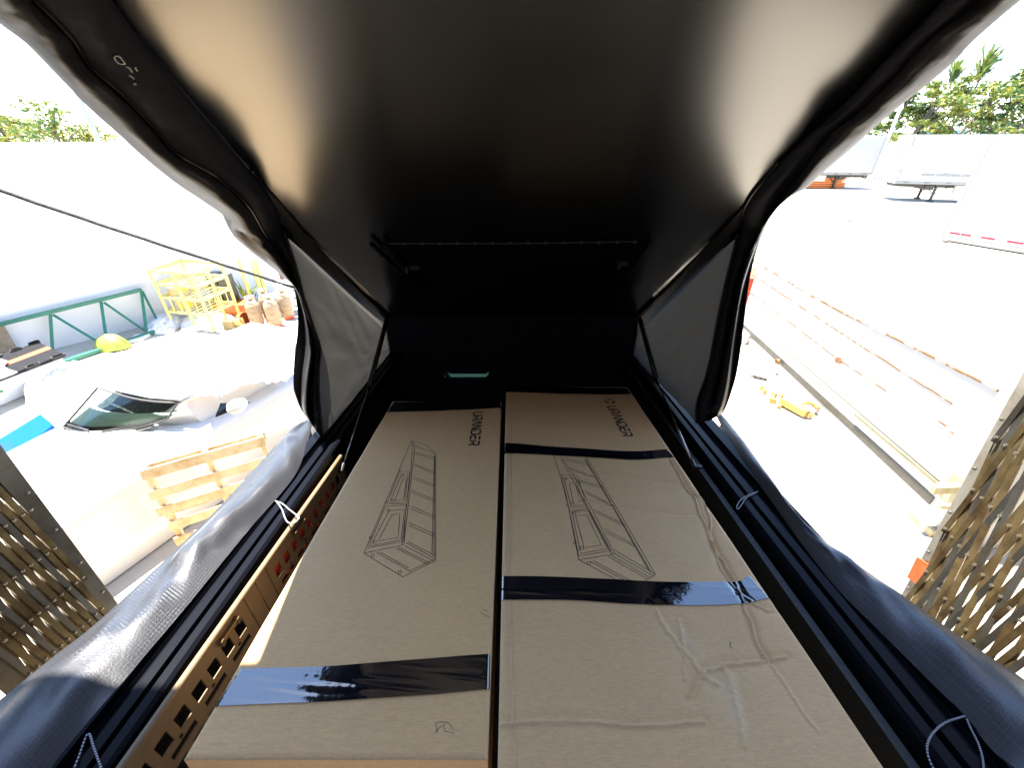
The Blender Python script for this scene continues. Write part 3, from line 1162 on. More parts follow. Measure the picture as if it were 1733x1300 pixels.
boxR = Carton((-0.0235, -0.029), (0.628, 0.565), 0.10, 1.705, cr2,
              [(0.42, 0.45, 0.08, 0.05, -0.003), (0.30, 0.38, 0.05, 0.04, 0.002), (0.5, 0.85, 0.06, 0.12, -0.003), (0.15, 1.1, 0.1, 0.1, -0.001)], 260, 600, 4.0,
              scuffs=[(rough_line([(1152, 1060), (1168, 1085), (1190, 1112)], 2, seed=31), 0.55, 0.007), (rough_line([(1236, 1150), (1246, 1190), (1256, 1235)], 3, seed=32), 0.6, 0.012),
                      (rough_line([(950, 674), (985, 676), (1010, 675)], 2, seed=33), 0.5, 0.008), (rough_line([(1130, 1060), (1180, 1100)], 4, seed=34), 0.25, 0.02), (rough_line([(1200, 1140), (1235, 1200)], 4, seed=35), 0.25, 0.02)])
boxR.build("cardboard_box", M_card2, "creased wider brown carton on the right of the bed with three black tape bands")

boxL.tape([(667, 681), (750, 680), (846, 677)], [(652, 698), (750, 696), (847, 691)], 1.5, 0.0006, "flat black tape across the far end of the carton")
boxL.tape([(409, 1133), (560, 1129), (700, 1118), (827, 1108)], [(361, 1196), (530, 1190), (690, 1180), (826, 1168)], 4.0, 0.0022, "wrinkled black tape near the close end, glinting blue")
boxR.tape([(857, 654), (950, 656), (1061, 657)], [(856, 664), (950, 667), (1068, 668)], 7.2, 0.0006)
boxR.tape([(856, 750), (960, 758), (1070, 765), (1127, 761)], [(855, 767), (960, 772), (1072, 779), (1141, 774)], 8.8, 0.0008)
boxR.tape([(850, 976), (980, 979), (1110, 985), (1240, 985), (1268, 975)], [(849, 1016), (980, 1018), (1090, 1024), (1235, 1024), (1302, 1013)], 12.1, 0.0020, "shiny black tape across the middle, glinting blue at its right end")

ZS = 550 / 1733.0


def zq(L):
    return [[(600 + a_ * ZS, 720 + b_ * ZS) for a_, b_ in s_] for s_ in L]


def sq(a_, b_, r_=7):
    return [(a_ - r_, b_ - r_ * 0.8), (a_ + r_, b_ - r_), (a_ + r_ * 0.8, b_ + r_), (a_ - r_, b_ + r_), (a_ - r_, b_ - r_ * 0.8)]


drawL = [[(303, 83), (50, 683), (258, 812), (433, 722), (433, 155), (385, 108), (340, 92), (303, 83)],
         [(303, 83), (322, 110), (262, 640), (50, 683)], [(310, 92), (300, 240), (278, 420), (252, 640)], [(322, 110), (433, 150)], [(425, 165), (413, 690)], [(428, 160), (424, 700)],
         [(318, 150), (428, 182)], [(318, 142), (430, 172)], [(316, 205), (428, 250)], [(317, 213), (426, 257)], [(312, 273), (428, 320)], [(313, 285), (427, 329)],
         [(303, 345), (430, 400)], [(305, 358), (428, 409)], [(300, 430), (428, 487)], [(300, 445), (426, 497)], [(290, 518), (425, 580)], [(290, 534), (423, 593)],
         [(275, 628), (430, 712)], [(285, 622), (430, 697)], [(270, 645), (420, 725)], [(232, 652), (405, 738)], [(222, 658), (395, 745)],
         [(118, 680), (295, 780)], [(135, 677), (288, 764)], [(295, 780), (430, 712)],
         [(165, 432), (275, 425), (262, 620), (72, 655), (165, 432)], [(185, 455), (266, 450), (248, 612), (85, 645), (185, 455)], [(200, 478), (242, 470), (232, 600), (125, 618), (135, 600), (200, 478)],
         [(240, 250), (294, 250), (278, 420), (172, 418), (240, 250)], [(250, 262), (284, 262), (268, 410), (188, 412), (250, 262)], [(258, 285), (276, 285), (262, 395), (215, 400), (258, 285)],
         sq(258, 270, 5), sq(204, 400, 6), sq(181, 452, 7), sq(108, 623, 8), sq(97, 695, 7), sq(242, 785, 8), sq(243, 242, 4), sq(170, 408, 4), sq(84, 600, 5)]
boxL.lines(zq(drawL))
drawR = [[(1050, 103), (1068, 118)], [(1062, 160), (1095, 262), (1140, 430), (1195, 718), (1470, 866)], [(1605, 795), (1235, 165)], [(1570, 775), (1225, 175)], [(1582, 785), (1232, 178)],
         [(1105, 170), (1190, 300), (1388, 688), (1195, 720)], [(1098, 172), (1180, 320), (1372, 690)], [(1115, 172), (1240, 200)], [(1125, 185), (1245, 212)],
         [(1145, 225), (1278, 272)], [(1152, 236), (1282, 280)], [(1185, 290), (1327, 328)], [(1190, 300), (1331, 338)], [(1228, 350), (1385, 432)], [(1234, 363), (1390, 442)],
         [(1278, 450), (1440, 530)], [(1284, 464), (1445, 542)], [(1330, 553), (1500, 640)], [(1336, 570), (1505, 652)], [(1385, 665), (1605, 795)], [(1378, 680), (1590, 803)],
         [(1365, 692), (1572, 812)], [(1352, 700), (1560, 820)], [(1255, 728), (1480, 850)], [(1272, 724), (1500, 845)], [(1500, 862), (1605, 795)],
         [(1105, 265), (1187, 268), (1242, 437), (1142, 437), (1105, 265)], [(1117, 280), (1177, 283), (1226, 426), (1152, 428), (1117, 280)], [(1145, 312), (1176, 312), (1206, 405), (1167, 412), (1145, 312)],
         [(1145, 455), (1250, 447), (1368, 670), (1196, 700), (1145, 455)], [(1160, 462), (1245, 456), (1350, 660), (1205, 686), (1160, 462)], [(1178, 482), (1240, 480), (1315, 640), (1225, 655), (1178, 482)],
         sq(1128, 288, 5), sq(1160, 415, 7), sq(1172, 470, 8), sq(1212, 655, 9), sq(1250, 737, 8), sq(1135, 425, 4), sq(1172, 628, 5)]
boxR.lines(zq(drawR))
# hand scuffs
for s_ in ([(817, 1032), (826, 1035)], [(814, 1038), (822, 1042), (829, 1046)], [(740, 1240), (737, 1224), (745, 1222), (757, 1223), (764, 1230), (770, 1242), (752, 1238), (752, 1226), (744, 1232), (736, 1242)]):
    boxL.lines([s_], 0.0009, 'pencil_scuff')
boxR.lines([[(1237, 1085), (1236, 1092), (1239, 1097)]], 0.0014, "pencil_scuff")

# wording URANDER: strokes in (along, up) letter units; reading runs towards the viewer, letter tops to the right
GLY = {
    'U': [[(0, 1), (0, 0.12), (0.12, 0), (0.48, 0), (0.6, 0.12), (0.6, 1)]],
    'R': [[(0, 0.0), (0, 0.62)], [(0, 0.93), (0.5, 0.93), (0.6, 0.8), (0.6, 0.5), (0.5, 0.4), (0.16, 0.4)], [(0.32, 0.4), (0.62, 0)]],
    'A': [[(0, 0), (0.28, 1)], [(0.32, 1), (0.62, 0)]],
    'N': [[(0, 0), (0, 1)], [(0, 1), (0.58, 0)], [(0.58, 0), (0.58, 1)]],
    'D': [[(0, 0.55), (0, 0.06), (0.46, 0.06), (0.6, 0.2), (0.6, 0.8), (0.46, 0.94), (0, 0.94)]],
    'E': [[(0.6, 0.94), (0.08, 0.94)], [(0.6, 0.06), (0, 0.06), (0, 0.52), (0.55, 0.52)]],
}


def word(carton, p_start, p_end, height, emblem=None):
    """p_start / p_end: box points under the first and last letters' feet"""
    s0, s1 = Vector((p_start.x, p_start.y, 0)), Vector((p_end.x, p_end.y, 0))
    d = (s1 - s0)
    ln = d.length
    d.normalize()
    up = Vector((-d.y, d.x, 0))
    if up.x < 0:
        up = -up
    pitch = ln / 7.0
    strokes = []
    for k, ch in enumerate("URANDER"):
        for st in GLY[ch]:
            strokes.append([((s0 + d * (pitch * (k + a_ * 1.22)) + up * (b_ * height)).x, (s0 + d * (pitch * (k + a_ * 1.22)) + up * (b_ * height)).y) for a_, b_ in st])
    carton.letters(strokes, "lettering", M_print, height * 0.18)
    if emblem:
        c = Vector((emblem.x, emblem.y, 0))
        st = []
        R_ = height * 0.52
        for j in range(3):
            a0 = j * 2 * math.pi / 3 + 0.25
            st.append([((c + d * math.cos(a0 + t * 0.25) * R_ + up * math.sin(a0 + t * 0.25) * R_).x, (c + d * math.cos(a0 + t * 0.25) * R_ + up * math.sin(a0 + t * 0.25) * R_).y) for t in range(7)])
            st.append([(c.x + (d * math.cos(a0 + 0.8) * R_ * 0.35 + up * math.sin(a0 + 0.8) * R_ * 0.35).x, c.y + (d * math.cos(a0 + 0.8) * R_ * 0.35 + up * math.sin(a0 + 0.8) * R_ * 0.35).y),
                       (c.x + (d * math.cos(a0 + 0.8) * R_ + up * math.sin(a0 + 0.8) * R_).x, c.y + (d * math.cos(a0 + 0.8) * R_ + up * math.sin(a0 + 0.8) * R_).y)])
        carton.letters(st, "emblem", M_print, height * 0.16)


word(boxL, onbox(802, 698) - EYE, onbox(793, 756) - EYE, 0.040)
word(boxR, onbox(1028, 688) - EYE, onbox(1056, 741) - EYE, 0.040, onbox(1032, 679) - EYE)

# red gear behind the far panel
q = MB()
q.prism([W(-0.785, 0.76, -1.12), W(-0.785, 1.22, -1.18), W(-0.785, 1.22, -1.40), W(-0.785, 0.76, -1.38)], (0.05, 0, 0))
for k in range(4):
    y = 0.80 + 0.1 * k
    q.tube([W(-0.732, y, -1.17 - 0.015 * k), W(-0.728, y + 0.05, -1.25), W(-0.735, y + 0.02, -1.37)], 0.010, 6, mis=[1])
o = q.build("gear_bag", [mat("red_bag", (0.36, 0.03, 0.015), 0.6, var=0.3, vscale=20), mat("orange_strap", (0.60, 0.13, 0.02), 0.6)], bevel=0.01)
tag(o, "red gear bag with orange straps behind the far slots of the tan panel", "bag")

# ------------------------------------------------------------------ folding scissor gates on both door jambs


def gate(name, label, near_b, near_t, far_b, far_t, face, ncell, L_cell, bw, nrm_shift):
    """parallelogram between the near channel and the far post; lattice of crossing bars with rivets"""
    root = thing(name, far_b, label, "folding gate", "folding gates at the dock door")
    face = Vector(face).normalized()
    H = (far_t - far_b).length
    ub = (far_t - far_b).normalized()

    def P(s, h):
        b_ = near_b.lerp(far_b, s); t_ = near_t.lerp(far_t, s)
        return b_.lerp(t_, h / H)
    ch = MB()
    wide = (far_b - near_b).normalized()
    ch.box((far_b + far_t) / 2 + wide * 0.016, (0.042, 0.006, H), (wide, face, ub))
    ch.box((far_b + far_t) / 2 + wide * 0.036 - face * 0.018, (0.005, 0.036, H), (wide, face, ub))
    post = ch.build("post", M_galv, root, bevel=0.001)
    ch = MB()
    ch.box((near_b + near_t) / 2 - wide * 0.024, (0.05, 0.006, H), (wide, face, ub))
    ch.box((near_b + near_t) / 2 - wide * 0.046 - face * 0.02, (0.005, 0.04, H), (wide, face, ub))
    ch.build("channel", M_galv, root, bevel=0.001)
    rv = MB()
    nh = int(H / L_cell)
    for k in range(0, nh + 1):
        rv.lathe(P(1, min(H, k * L_cell + 0.05)) + wide * 0.022, [(0.006, 0.003), (0.005, 0.007), (0.002, 0.008)], 7, face)
    # bars in both directions: slope of one cell width per cell height
    for sgn, off in ((1, 0.0), (-1, 0.012)):
        for c0 in range(-nh, ncell + nh + 1):
            # line s = (c0 + sgn*k)/ncell at level k ; clip to 0..ncell
            ks = [k for k in range(0, nh + 1) if -0.001 <= c0 + sgn * k <= ncell + 0.001]
            if len(ks) < 2 or (c0 % 2):
                continue
            k0, k1 = ks[0], ks[-1]
            a_ = P((c0 + sgn * k0) / ncell, k0 * L_cell) + face * off
            b_ = P((c0 + sgn * k1) / ncell, k1 * L_cell) + face * off
            m_ = MB()
            d = (b_ - a_).normalized(); s_ = d.cross(face).normalized()
            e = 0.02
            a2, b2 = a_ - d * e, b_ + d * e
            c = (a2 + b2) / 2
            m_.box(c, ((b2 - a2).length, bw, 0.003), (d, s_, face))
            m_.box(c + s_ * (bw / 2) - face * 0.004 * (1 if sgn < 0 else 1), ((b2 - a2).length, 0.0025, 0.009), (d, s_, face))
            m_.box(c - s_ * (bw / 2) - face * 0.004, ((b2 - a2).length, 0.0025, 0.009), (d, s_, face))
            m_.build("lattice_bar", M_brass if (c0 // 2) % 3 else M_galv, root)
    for k in range(0, nh + 1):
        for i in range(ncell + 1):
            if (i + k) % 2 == 0:
                rv.lathe(P(i / ncell, k * L_cell) + face * 0.0135, [(0.0055, 0.0), (0.005, 0.003), (0.002, 0.0045)], 6, face)
    o_ = rv.build("rivets", mat("rivet_steel", (0.38, 0.34, 0.28), 0.3, 0.9), root)
    o_['kind'] = 'stuff'
    return root


ZB, ZT = -2.33, 0.45
# left: post leans hardly, gate folded at the jamb
pl = lambda z: W(-1.545, 0.915 + (z + 0.869) * 0.045, z)
nl = lambda z: W(-1.60, 0.655 + (z + 1.4) * 0.06, z)
gateL = gate("folding_gate", "folded scissor gate at the left door jamb beside the wooden pallet", nl(ZB), nl(ZT), pl(ZB), pl(ZT), (0.97, -0.2, 0), 22, 0.165, 0.0138, 0)
pr = lambda z: W(1.57, 1.015 + (z + 1.0) * 0.125, z)
nr = lambda z: W(1.47, 0.585 + (z + 1.3) * 0.06, z)
gateR = gate("folding_gate", "half folded scissor gate at the right door jamb with an orange painted post", nr(ZB), nr(ZT), pr(ZB), pr(ZT), (-0.97, -0.22, 0), 22, 0.19, 0.0135, 0)
# orange paint and ring on the right post
q = MB()
pa, pb = onplane(1548, 985, pr(-1.3), Vector((-0.97, -0.22, 0))), onplane(1566, 950, pr(-1.3), Vector((-0.97, -0.22, 0)))
q.bar(pa + Vector((-0.006, 0, 0)), pb + Vector((-0.006, 0, 0)), 0.044, 0.003, (-0.97, -0.22, 0))
q.build("orange_patch", mat("faded_orange_paint", (0.55, 0.13, 0.04), 0.6, var=0.3, vscale=30), gateR)
q = MB()
pc_ = onplane(1556, 951, pr(-1.3), Vector((-0.97, -0.22, 0)))
e1 = (onplane(1549, 951, pr(-1.3), Vector((-0.97, -0.22, 0))) - pc_)
e2 = Vector((0, 0, 0.012))
q.tube([pc_ + e1 * math.cos(t) + e2 * math.sin(t) for t in [i * math.pi / 8 for i in range(16)]], 0.003, 6, closed=True)
q.build("ring", mat("dark_ring", (0.03, 0.02, 0.02), 0.5, 0.5), gateR, smooth=True)

# ------------------------------------------------------------------ yard, left side
WP = W(-9.793, 7.826, GZ)
WD = Vector((0.624, 0.781, 0)).normalized()
WNRM = Vector((WD.y, -WD.x, 0))            # towards the truck


def onwall(px, py, off=0.0):
    return onplane(px, py, WP + WNRM * off, WNRM)


q = MB()
q.box(WP + WD * -4.6 - WNRM * 0.12 + Vector((0, 0, 1.90)), (18.8, 0.24, 3.80), (WD, WNRM, Vector((0, 0, 1))))
wallo = q.build("boundary_wall", M_white_paint, bevel=0.01)
tag(wallo, "long tall white wall at the left edge of the yard", "wall")

# green rack upright lying on its side against the wall
fr = thing("green_truss", WP + WNRM * 0.4, "green steel rack upright lying on its side against the white wall", "rack frame")
T_ = lambda u, v: onwall(u, v, 0.16)
Bp = lambda u, v: atz(u, v, GZ + 0.06)
chords = [("chord", [T_(-90, 571), T_(240, 490)], 0.085), ("chord", [Bp(-40, 668), Bp(130, 605), Bp(272, 558)], 0.085)]
for nm, P, wd in chords:
    q = MB()
    for a_, b_ in zip(P, P[1:]):
        q.bar(a_, b_, wd, 0.07)
    c = q.build(nm, M_green, fr, bevel=0.006)
for (a_, b_) in (((85, 531), (89, 596)), ((171, 511), (181, 582)), ((239, 492), (248, 562))):
    q = MB(); q.bar(T_(*a_), Bp(*b_), 0.05, 0.04, WNRM); q.build("strut", M_green, fr, bevel=0.003)
for (a_, b_) in (((90, 533), (178, 586)), ((176, 512), (245, 560)), ((241, 493), (271, 552)), ((-10, 568), (34, 596))):
    q = MB(); q.bar(T_(*a_), Bp(*b_), 0.045, 0.035, WNRM); q.build("brace", M_green, fr, bevel=0.003)

# yellow steel rack cart
rk0, rk1, rk2 = atz(283, 527, -3.45), atz(352, 534, -3.45), atz(398, 512, -3.45)
RKH = aty(260, 455, rk0.y).z
for p_ in (rk0, rk1, rk2): p_.z = 0.0
rk3 = rk0 + (rk2 - rk1)
rk = thing("rack_cart", (rk0 + rk2) / 2, "yellow wire shelf cart standing by the white wall", "cart")
up = Vector((0, 0, 1))
for p in (rk0, rk1, rk2, rk3, rk0.lerp(rk1, 0.55), rk1.lerp(rk2, 0.5)):
    q = MB(); q.bar(p, p + up * RKH, 0.055, 0.055, WD); q.build("post", M_yellow, rk, bevel=0.004)
for h in (0.40, 0.40 + (RKH - 0.44) * 0.36, 0.40 + (RKH - 0.44) * 0.68, RKH - 0.04):
    q = MB()
    for a_, b_ in ((rk0, rk1), (rk1, rk2), (rk2, rk3), (rk3, rk0)):
        q.bar(a_ + up * h, b_ + up * h, 0.04, 0.05)
    n = 7
    for k in range(1, n):
        q.bar(rk0.lerp(rk1, k / n) + up * (h + 0.003), rk3.lerp(rk2, k / n) + up * (h + 0.003), 0.016, 0.016)
    q.build("shelf", M_yellow, rk)
q = MB()
for k in range(1, 5):
    p = rk0.lerp(rk1, k / 5); q.bar(p + up * 0.40, p + up * 0.75, 0.018, 0.018, WD)
    p = rk1.lerp(rk2, k / 5); q.bar(p + up * 0.40, p + up * 0.75, 0.018, 0.018, WD)
q.build("guard_bars", M_yellow, rk)
# drum on the lowest shelf
q = MB(); c = rk0.lerp(rk2, 0.28) + up * 0.44
q.lathe(c, [(0.19, 0), (0.20, 0.03), (0.20, 0.30), (0.185, 0.32), (0.20, 0.34), (0.20, 0.52), (0.18, 0.55)], 18)
o = q.build("drum", mat("pale_drum", (0.42, 0.37, 0.25), 0.6, col2=(0.6, 0.42, 0.05), vscale=5, thresh=(0.5, 0.55)), smooth=False)
tag(o, "pale drum with yellow marks on the lowest shelf of the cart", "drum")

# yellow posts behind the cart
for k, (u, v, u2, v2) in enumerate(((393, 500, 383, 466), (424, 500, 410, 434), (434, 470, 428, 437), (441, 468, 436, 436))):
    b_ = atz(u, v, GZ); b_ = aty(u, v, 9.9 + k * 0.25); b_.z = 0
    zt = aty(u2, v2, b_.y).z
    q = MB(); q.lathe(b_, [(0.05, 0), (0.05, zt - 0.03), (0.03, zt)], 10)
    o = q.build("bollard", M_yellow, smooth=True)
    tag(o, ["short yellow steel post next to the orange crate", "tall yellow steel post left of the green plant", "yellow steel post between plant and black fence", "yellow steel post close against the black fence"][k], "post", "yellow posts along the wall")

# machine on orange base
mb = aty(389, 510, 9.9); mb.z = 0
ma = thing("compressor", mb, "grey tall machine case on an orange base behind the cart", "machine")
q = MB(); q.box(mb + Vector((0.05, 0, 0.17)), (0.85, 0.5, 0.34)); q.build("base", M_orange, ma, bevel=0.02)
q = MB(); q.box(mb + Vector((-0.20, 0.05, 0.70)), (0.24, 0.35, 0.70)); q.box(mb + Vector((0.05, 0.05, 0.68)), (0.20, 0.35, 0.66)); q.build("case", mat("grey_case", (0.09, 0.09, 0.10), 0.5, var=0.3, vscale=12), ma, bevel=0.02)

# spiky plant
pb_ = aty(415, 500, 10.1); pb_.z = 0.15
q = MB()
for k in range(34):
    an = random.uniform(0, 2 * math.pi); le = random.uniform(0.45, 0.85); ti = random.uniform(0.15, 0.9)
    d = Vector((math.cos(an) * ti, math.sin(an) * ti, 1)).normalized()
    s_ = d.cross(Vector((0, 0, 1))); s_ = s_.normalized() if s_.length > 1e-3 else Vector((1, 0, 0))
    p0_ = pb_ + Vector((math.cos(an), math.sin(an), 0)) * 0.05
    p1_ = p0_ + d * le * 0.6; p2_ = p0_ + d * le + Vector((math.cos(an) * 0.1, math.sin(an) * 0.1, -0.08))
    b0 = len(q.v)
    q.v += [p0_ - s_ * 0.012, p0_ + s_ * 0.012, p1_ - s_ * 0.022, p1_ + s_ * 0.022, p2_]
    q.face((b0, b0 + 1, b0 + 3, b0 + 2)); q.face((b0 + 2, b0 + 3, b0 + 4))
q.lathe(pb_ - Vector((0, 0, 0.15)), [(0.10, 0), (0.13, 0.15), (0.02, 0.155)], 10, mi=1)
o = q.build("potted_plant", [mat("spiky_leaf", (0.13, 0.20, 0.02), 0.5, var=0.4, vscale=9), mat("dark_pot", (0.05, 0.05, 0.05), 0.6)])
tag(o, "spiky bright green plant between yellow posts by the wall", "plant")

# black picket fence at the end of the wall
fp = WP + WD * 5.0
fe = thing("picket_fence", fp, "black steel picket fence beyond the end of the white wall", "fence")
M_bf = mat("black_fence_paint", (0.02, 0.02, 0.022), 0.45)
for k in range(9):
    p = fp + WD * (0.05 + k * 0.19)
    q = MB(); q.bar(p + up * 0.7, p + up * 2.30, 0.03, 0.03, WD); q.build("picket", M_bf, fe)
for h in (0.78, 2.2):
    q = MB(); q.bar(fp + up * h, fp + WD * 1.7 + up * h, 0.034, 0.04); q.build("rail", M_bf, fe)
q = MB(); q.box(fp + WD * 0.9 + up * 0.35 + WNRM * 0.05, (1.9, 0.2, 0.70), (WD, WNRM, up))
o = q.build("kerb_wall", mat("brown_brick_low", (0.25, 0.13, 0.09), 0.8, var=0.3, vscale=10)); tag(o, "low brown block wall under the black picket fence", "wall")

# gas cylinders
def gas_cylinder(c, lab, h=0.74, r=0.155):
    root = thing("gas_cylinder", c, lab, "gas cylinder", "gas cylinders standing in the yard")
    q_ = MB(); q_.lathe(c + up * 0.05, [(r * 0.7, 0), (r, 0.05), (r, h * 0.58), (r * 0.9, h * 0.68), (r * 0.45, h * 0.76), (0.04, h * 0.78)], 18)
    q_.build("body", mat("worn_cylinder_paint", (0.36, 0.27, 0.17), 0.6, 0, 0.2, col2=(0.20, 0.12, 0.06), vscale=9, thresh=(0.5, 0.72)), root, smooth=True)
    q_ = MB(); q_.lathe(c, [(r * 0.86, 0), (r * 0.92, 0.11), (r * 0.80, 0.115), (r * 0.78, 0.0)], 18)
    q_.build("foot_ring", mat("orange_foot", (0.55, 0.10, 0.02), 0.5), root)
    q_ = MB()
    for k in range(9):
        an = math.pi * 0.2 + k * math.pi * 1.6 / 9; an2 = math.pi * 0.2 + (k + 1) * math.pi * 1.6 / 9
        for (z_, hh) in ((h * 0.80, h * 0.10), (h * 0.96, 0.03)):
            q_.bar(c + Vector((math.cos(an) * r * 0.62, math.sin(an) * r * 0.62, z_)), c + Vector((math.cos(an2) * r * 0.62, math.sin(an2) * r * 0.62, z_)), 0.01, hh)
        if k % 3 == 0:
            q_.bar(c + Vector((math.cos(an) * r * 0.62, math.sin(an) * r * 0.62, h * 0.74)), c + Vector((math.cos(an) * r * 0.62, math.sin(an) * r * 0.62, h * 0.97)), 0.03, 0.01, (math.cos(an), math.sin(an), 0))
    q_.build("collar", mat("pale_collar", (0.60, 0.58, 0.55), 0.5), root)
    q_ = MB(); q_.lathe(c + up * h * 0.80, [(0.025, 0), (0.025, 0.06), (0.045, 0.065), (0.045, 0.09), (0.01, 0.095)], 10)
    q_.build("valve", mat("valve_brass", (0.25, 0.18, 0.07), 0.4, 0.7), root)
    return root


gas_cylinder(atz(438, 551, GZ), "short worn gas cylinder at the left of the cylinder group")
gas_cylinder(atz(469, 553, GZ), "pale gas cylinder with orange foot at the front right of the group", 0.80)
gas_cylinder(atz(459, 546, GZ) + Vector((-0.05, 0.12, 0)), "grey gas cylinder half hidden behind the pale one", 0.82, 0.14)
gas_cylinder(atz(480, 544, GZ) + Vector((0.05, 0.2, 0)), "gas cylinder furthest right behind the pale one", 0.78, 0.14)
# tipped orange bucket left of them
q = MB(); c = atz(412, 548, GZ) + up * 0.14
q.lathe(c, [(0.13, 0), (0.155, 0.26), (0.14, 0.265), (0.115, 0.02)], 14, (0.8, -0.5, 0.25))
o = q.build("bucket", mat("orange_bucket", (0.55, 0.16, 0.04), 0.5, var=0.4, vscale=16), smooth=False); tag(o, "orange bucket tipped over left of the gas cylinders", "bucket")
q = MB(); c = atz(391, 556, GZ); q.box(c + up * 0.1, (0.22, 0.16, 0.2)); q.prism([c + Vector((0.11, 0.0, 0.2)), c + Vector((0.30, 0.05, 0.24)), c + Vector((0.28, 0.10, 0.02)), c + Vector((0.11, 0.08, 0))], (0, 0.05, 0), 1)
o = q.build("toolbox", [mat("tan_box", (0.36, 0.27, 0.12), 0.7), M_yellow]); tag(o, "small tan box with a yellow side at the end of the plastic rolls", "box")
# heap of crates / cart behind cylinders
for k, (u, v, sz, lab) in enumerate(((468, 512, (0.6, 0.45, 0.17), "white crate stack nearest the gas cylinders"), (486, 492, (0.7, 0.5, 0.2), "white crate stack furthest right behind the rope"))):
    b_ = aty(u, v, 9.9 + k * 0.8); b_.z = 0
    rt = thing("crate_stack", b_, lab, "crate stack", "white crates in the yard")
    for j in range(3):
        q = MB(); q.box(b_ + up * (sz[2] * (j + 0.5)) + Vector((0.05 * j, 0.03 * j, 0)), (sz[0], sz[1], sz[2] - 0.03), (Vector((math.cos(0.2 * j), math.sin(0.2 * j), 0)), Vector((-math.sin(0.2 * j), math.cos(0.2 * j), 0)), up))
        q.build("crate", mat("white_crate", (0.62, 0.61, 0.58), 0.6, col2=(0.2, 0.18, 0.14), vscale=7, thresh=(0.6, 0.7)), rt, bevel=0.01)


def crumple(name, corners, n, amp, label, cat, m, freq=3.0, lift=0.0, base=0.01, seed=0.0):
    """rumpled sheet spanning four ground-plane corners; rises as a mound"""
    a_, b_, c_, d_ = [Vector(p) for p in corners]
    rows_ = []
    for j in range(n + 1):
        t = j / n
        row = []
        for i in range(n + 1):
            s = i / n
            p = a_.lerp(b_, s).lerp(d_.lerp(c_, s), t)
            env = (math.sin(s * math.pi) * math.sin(t * math.pi)) ** 0.55
            r1 = 1 - abs(noise.noise(Vector((p.x * freq + seed, p.y * freq, seed)))) * 2
            r2 = 1 - abs(noise.noise(Vector((p.x * freq * 2.3 + seed, p.y * freq * 2.3, seed + 4)))) * 2
            z = env * (lift + amp * (0.65 * r1 + 0.35 * r2 + 0.2))
            jx = 0.10 * noise.noise(Vector((p.x * 2, p.y * 2, seed + 9)))
            row.append(p + Vector((jx, jx * 0.6, base + z)))
        rows_.append(row)
    q_ = MB(); q_.loft(rows_)
    o_ = q_.build(name, m, solid=0.004)
    return tag(o_, label, cat)


gz = lambda u, v, h=0.0: atz(u, v, GZ + h)
crumple("plastic_film", [gz(243, 568), gz(300, 566), gz(312, 540), gz(262, 540)], 26, 0.16, "crumpled clear plastic film heaped at the end of the green frame", "plastic film", M_film, 6.0, 0.10, seed=1)
crumple("plastic_roll", [gz(300, 566), gz(395, 553), gz(400, 535), gz(312, 538)], 34, 0.11, "long roll of white plastic sheeting in front of the yellow cart", "plastic roll", M_film, 4.0, 0.14, seed=5)
crumple("plastic_film", [gz(60, 665, .0), gz(180, 650), gz(190, 612), gz(70, 630)], 30, 0.16, "white crumpled plastic spread between the black mats and the car", "plastic film", M_film, 3.5, 0.10, seed=9)
crumple("plastic_film", [gz(45, 700), gz(115, 690), gz(120, 655), gz(40, 660)], 24, 0.18, "folded white plastic heap beside the yellow carton", "plastic film", M_film, 4.0, 0.14, seed=13)
q = MB(); c = atz(304, 562, GZ) + up * 0.14; q.lathe(c, [(0.055, -0.03), (0.085, -0.02), (0.085, 0.0), (0.04, 0.0)], 14, (-0.4, -0.8, 0.2))
# foam slab
q = MB(); q.prism([gz(212, 583), gz(240, 578), gz(258, 568), gz(232, 570)], (0, 0, 0.07))
o = q.build("foam_slab", M_film, bevel=0.01); tag(o, "flat white foam slab in front of the green frame", "slab")
# lime bag
q = MB()
cbag = gz(193, 590)
rows_ = []
for j in range(13):
    t = j / 12
    row = []
    for i in range(19):
        an = 2 * math.pi * i / 18
        rr = math.sin(t * math.pi / 2 + 0.001) * 0.34 * (1 + 0.18 * noise.noise(Vector((math.cos(an) * 2, math.sin(an) * 2, 3))))
        row.append(cbag + Vector((math.cos(an) * rr, math.sin(an) * rr * 0.62, 0.02 + 0.30 * math.cos(t * math.pi / 2) + 0.03 * noise.noise(Vector((an * 2, t * 4, 1))))))
    rows_.append(row)
q.loft(rows_)
o = q.build("sack", mat("lime_bag", (0.30, 0.36, 0.06), 0.35, var=0.2, vscale=9, bump=0.4, bscale=10), smooth=True, solid=0.004); tag(o, "bright lime green plastic sack lying on the green frame", "sack")
# brown board leaning at far left
q = MB(); q.prism([onwall(-40, 545, .1), onwall(3, 545, .1), onwall(30, 590, .12), onwall(-40, 615, .12)], WNRM * 0.03)
o = q.build("board", mat("dirty_board", (0.28, 0.22, 0.15), 0.8, var=0.35, vscale=6)); tag(o, "dirty brown board leaning on the wall behind the green frame", "board")

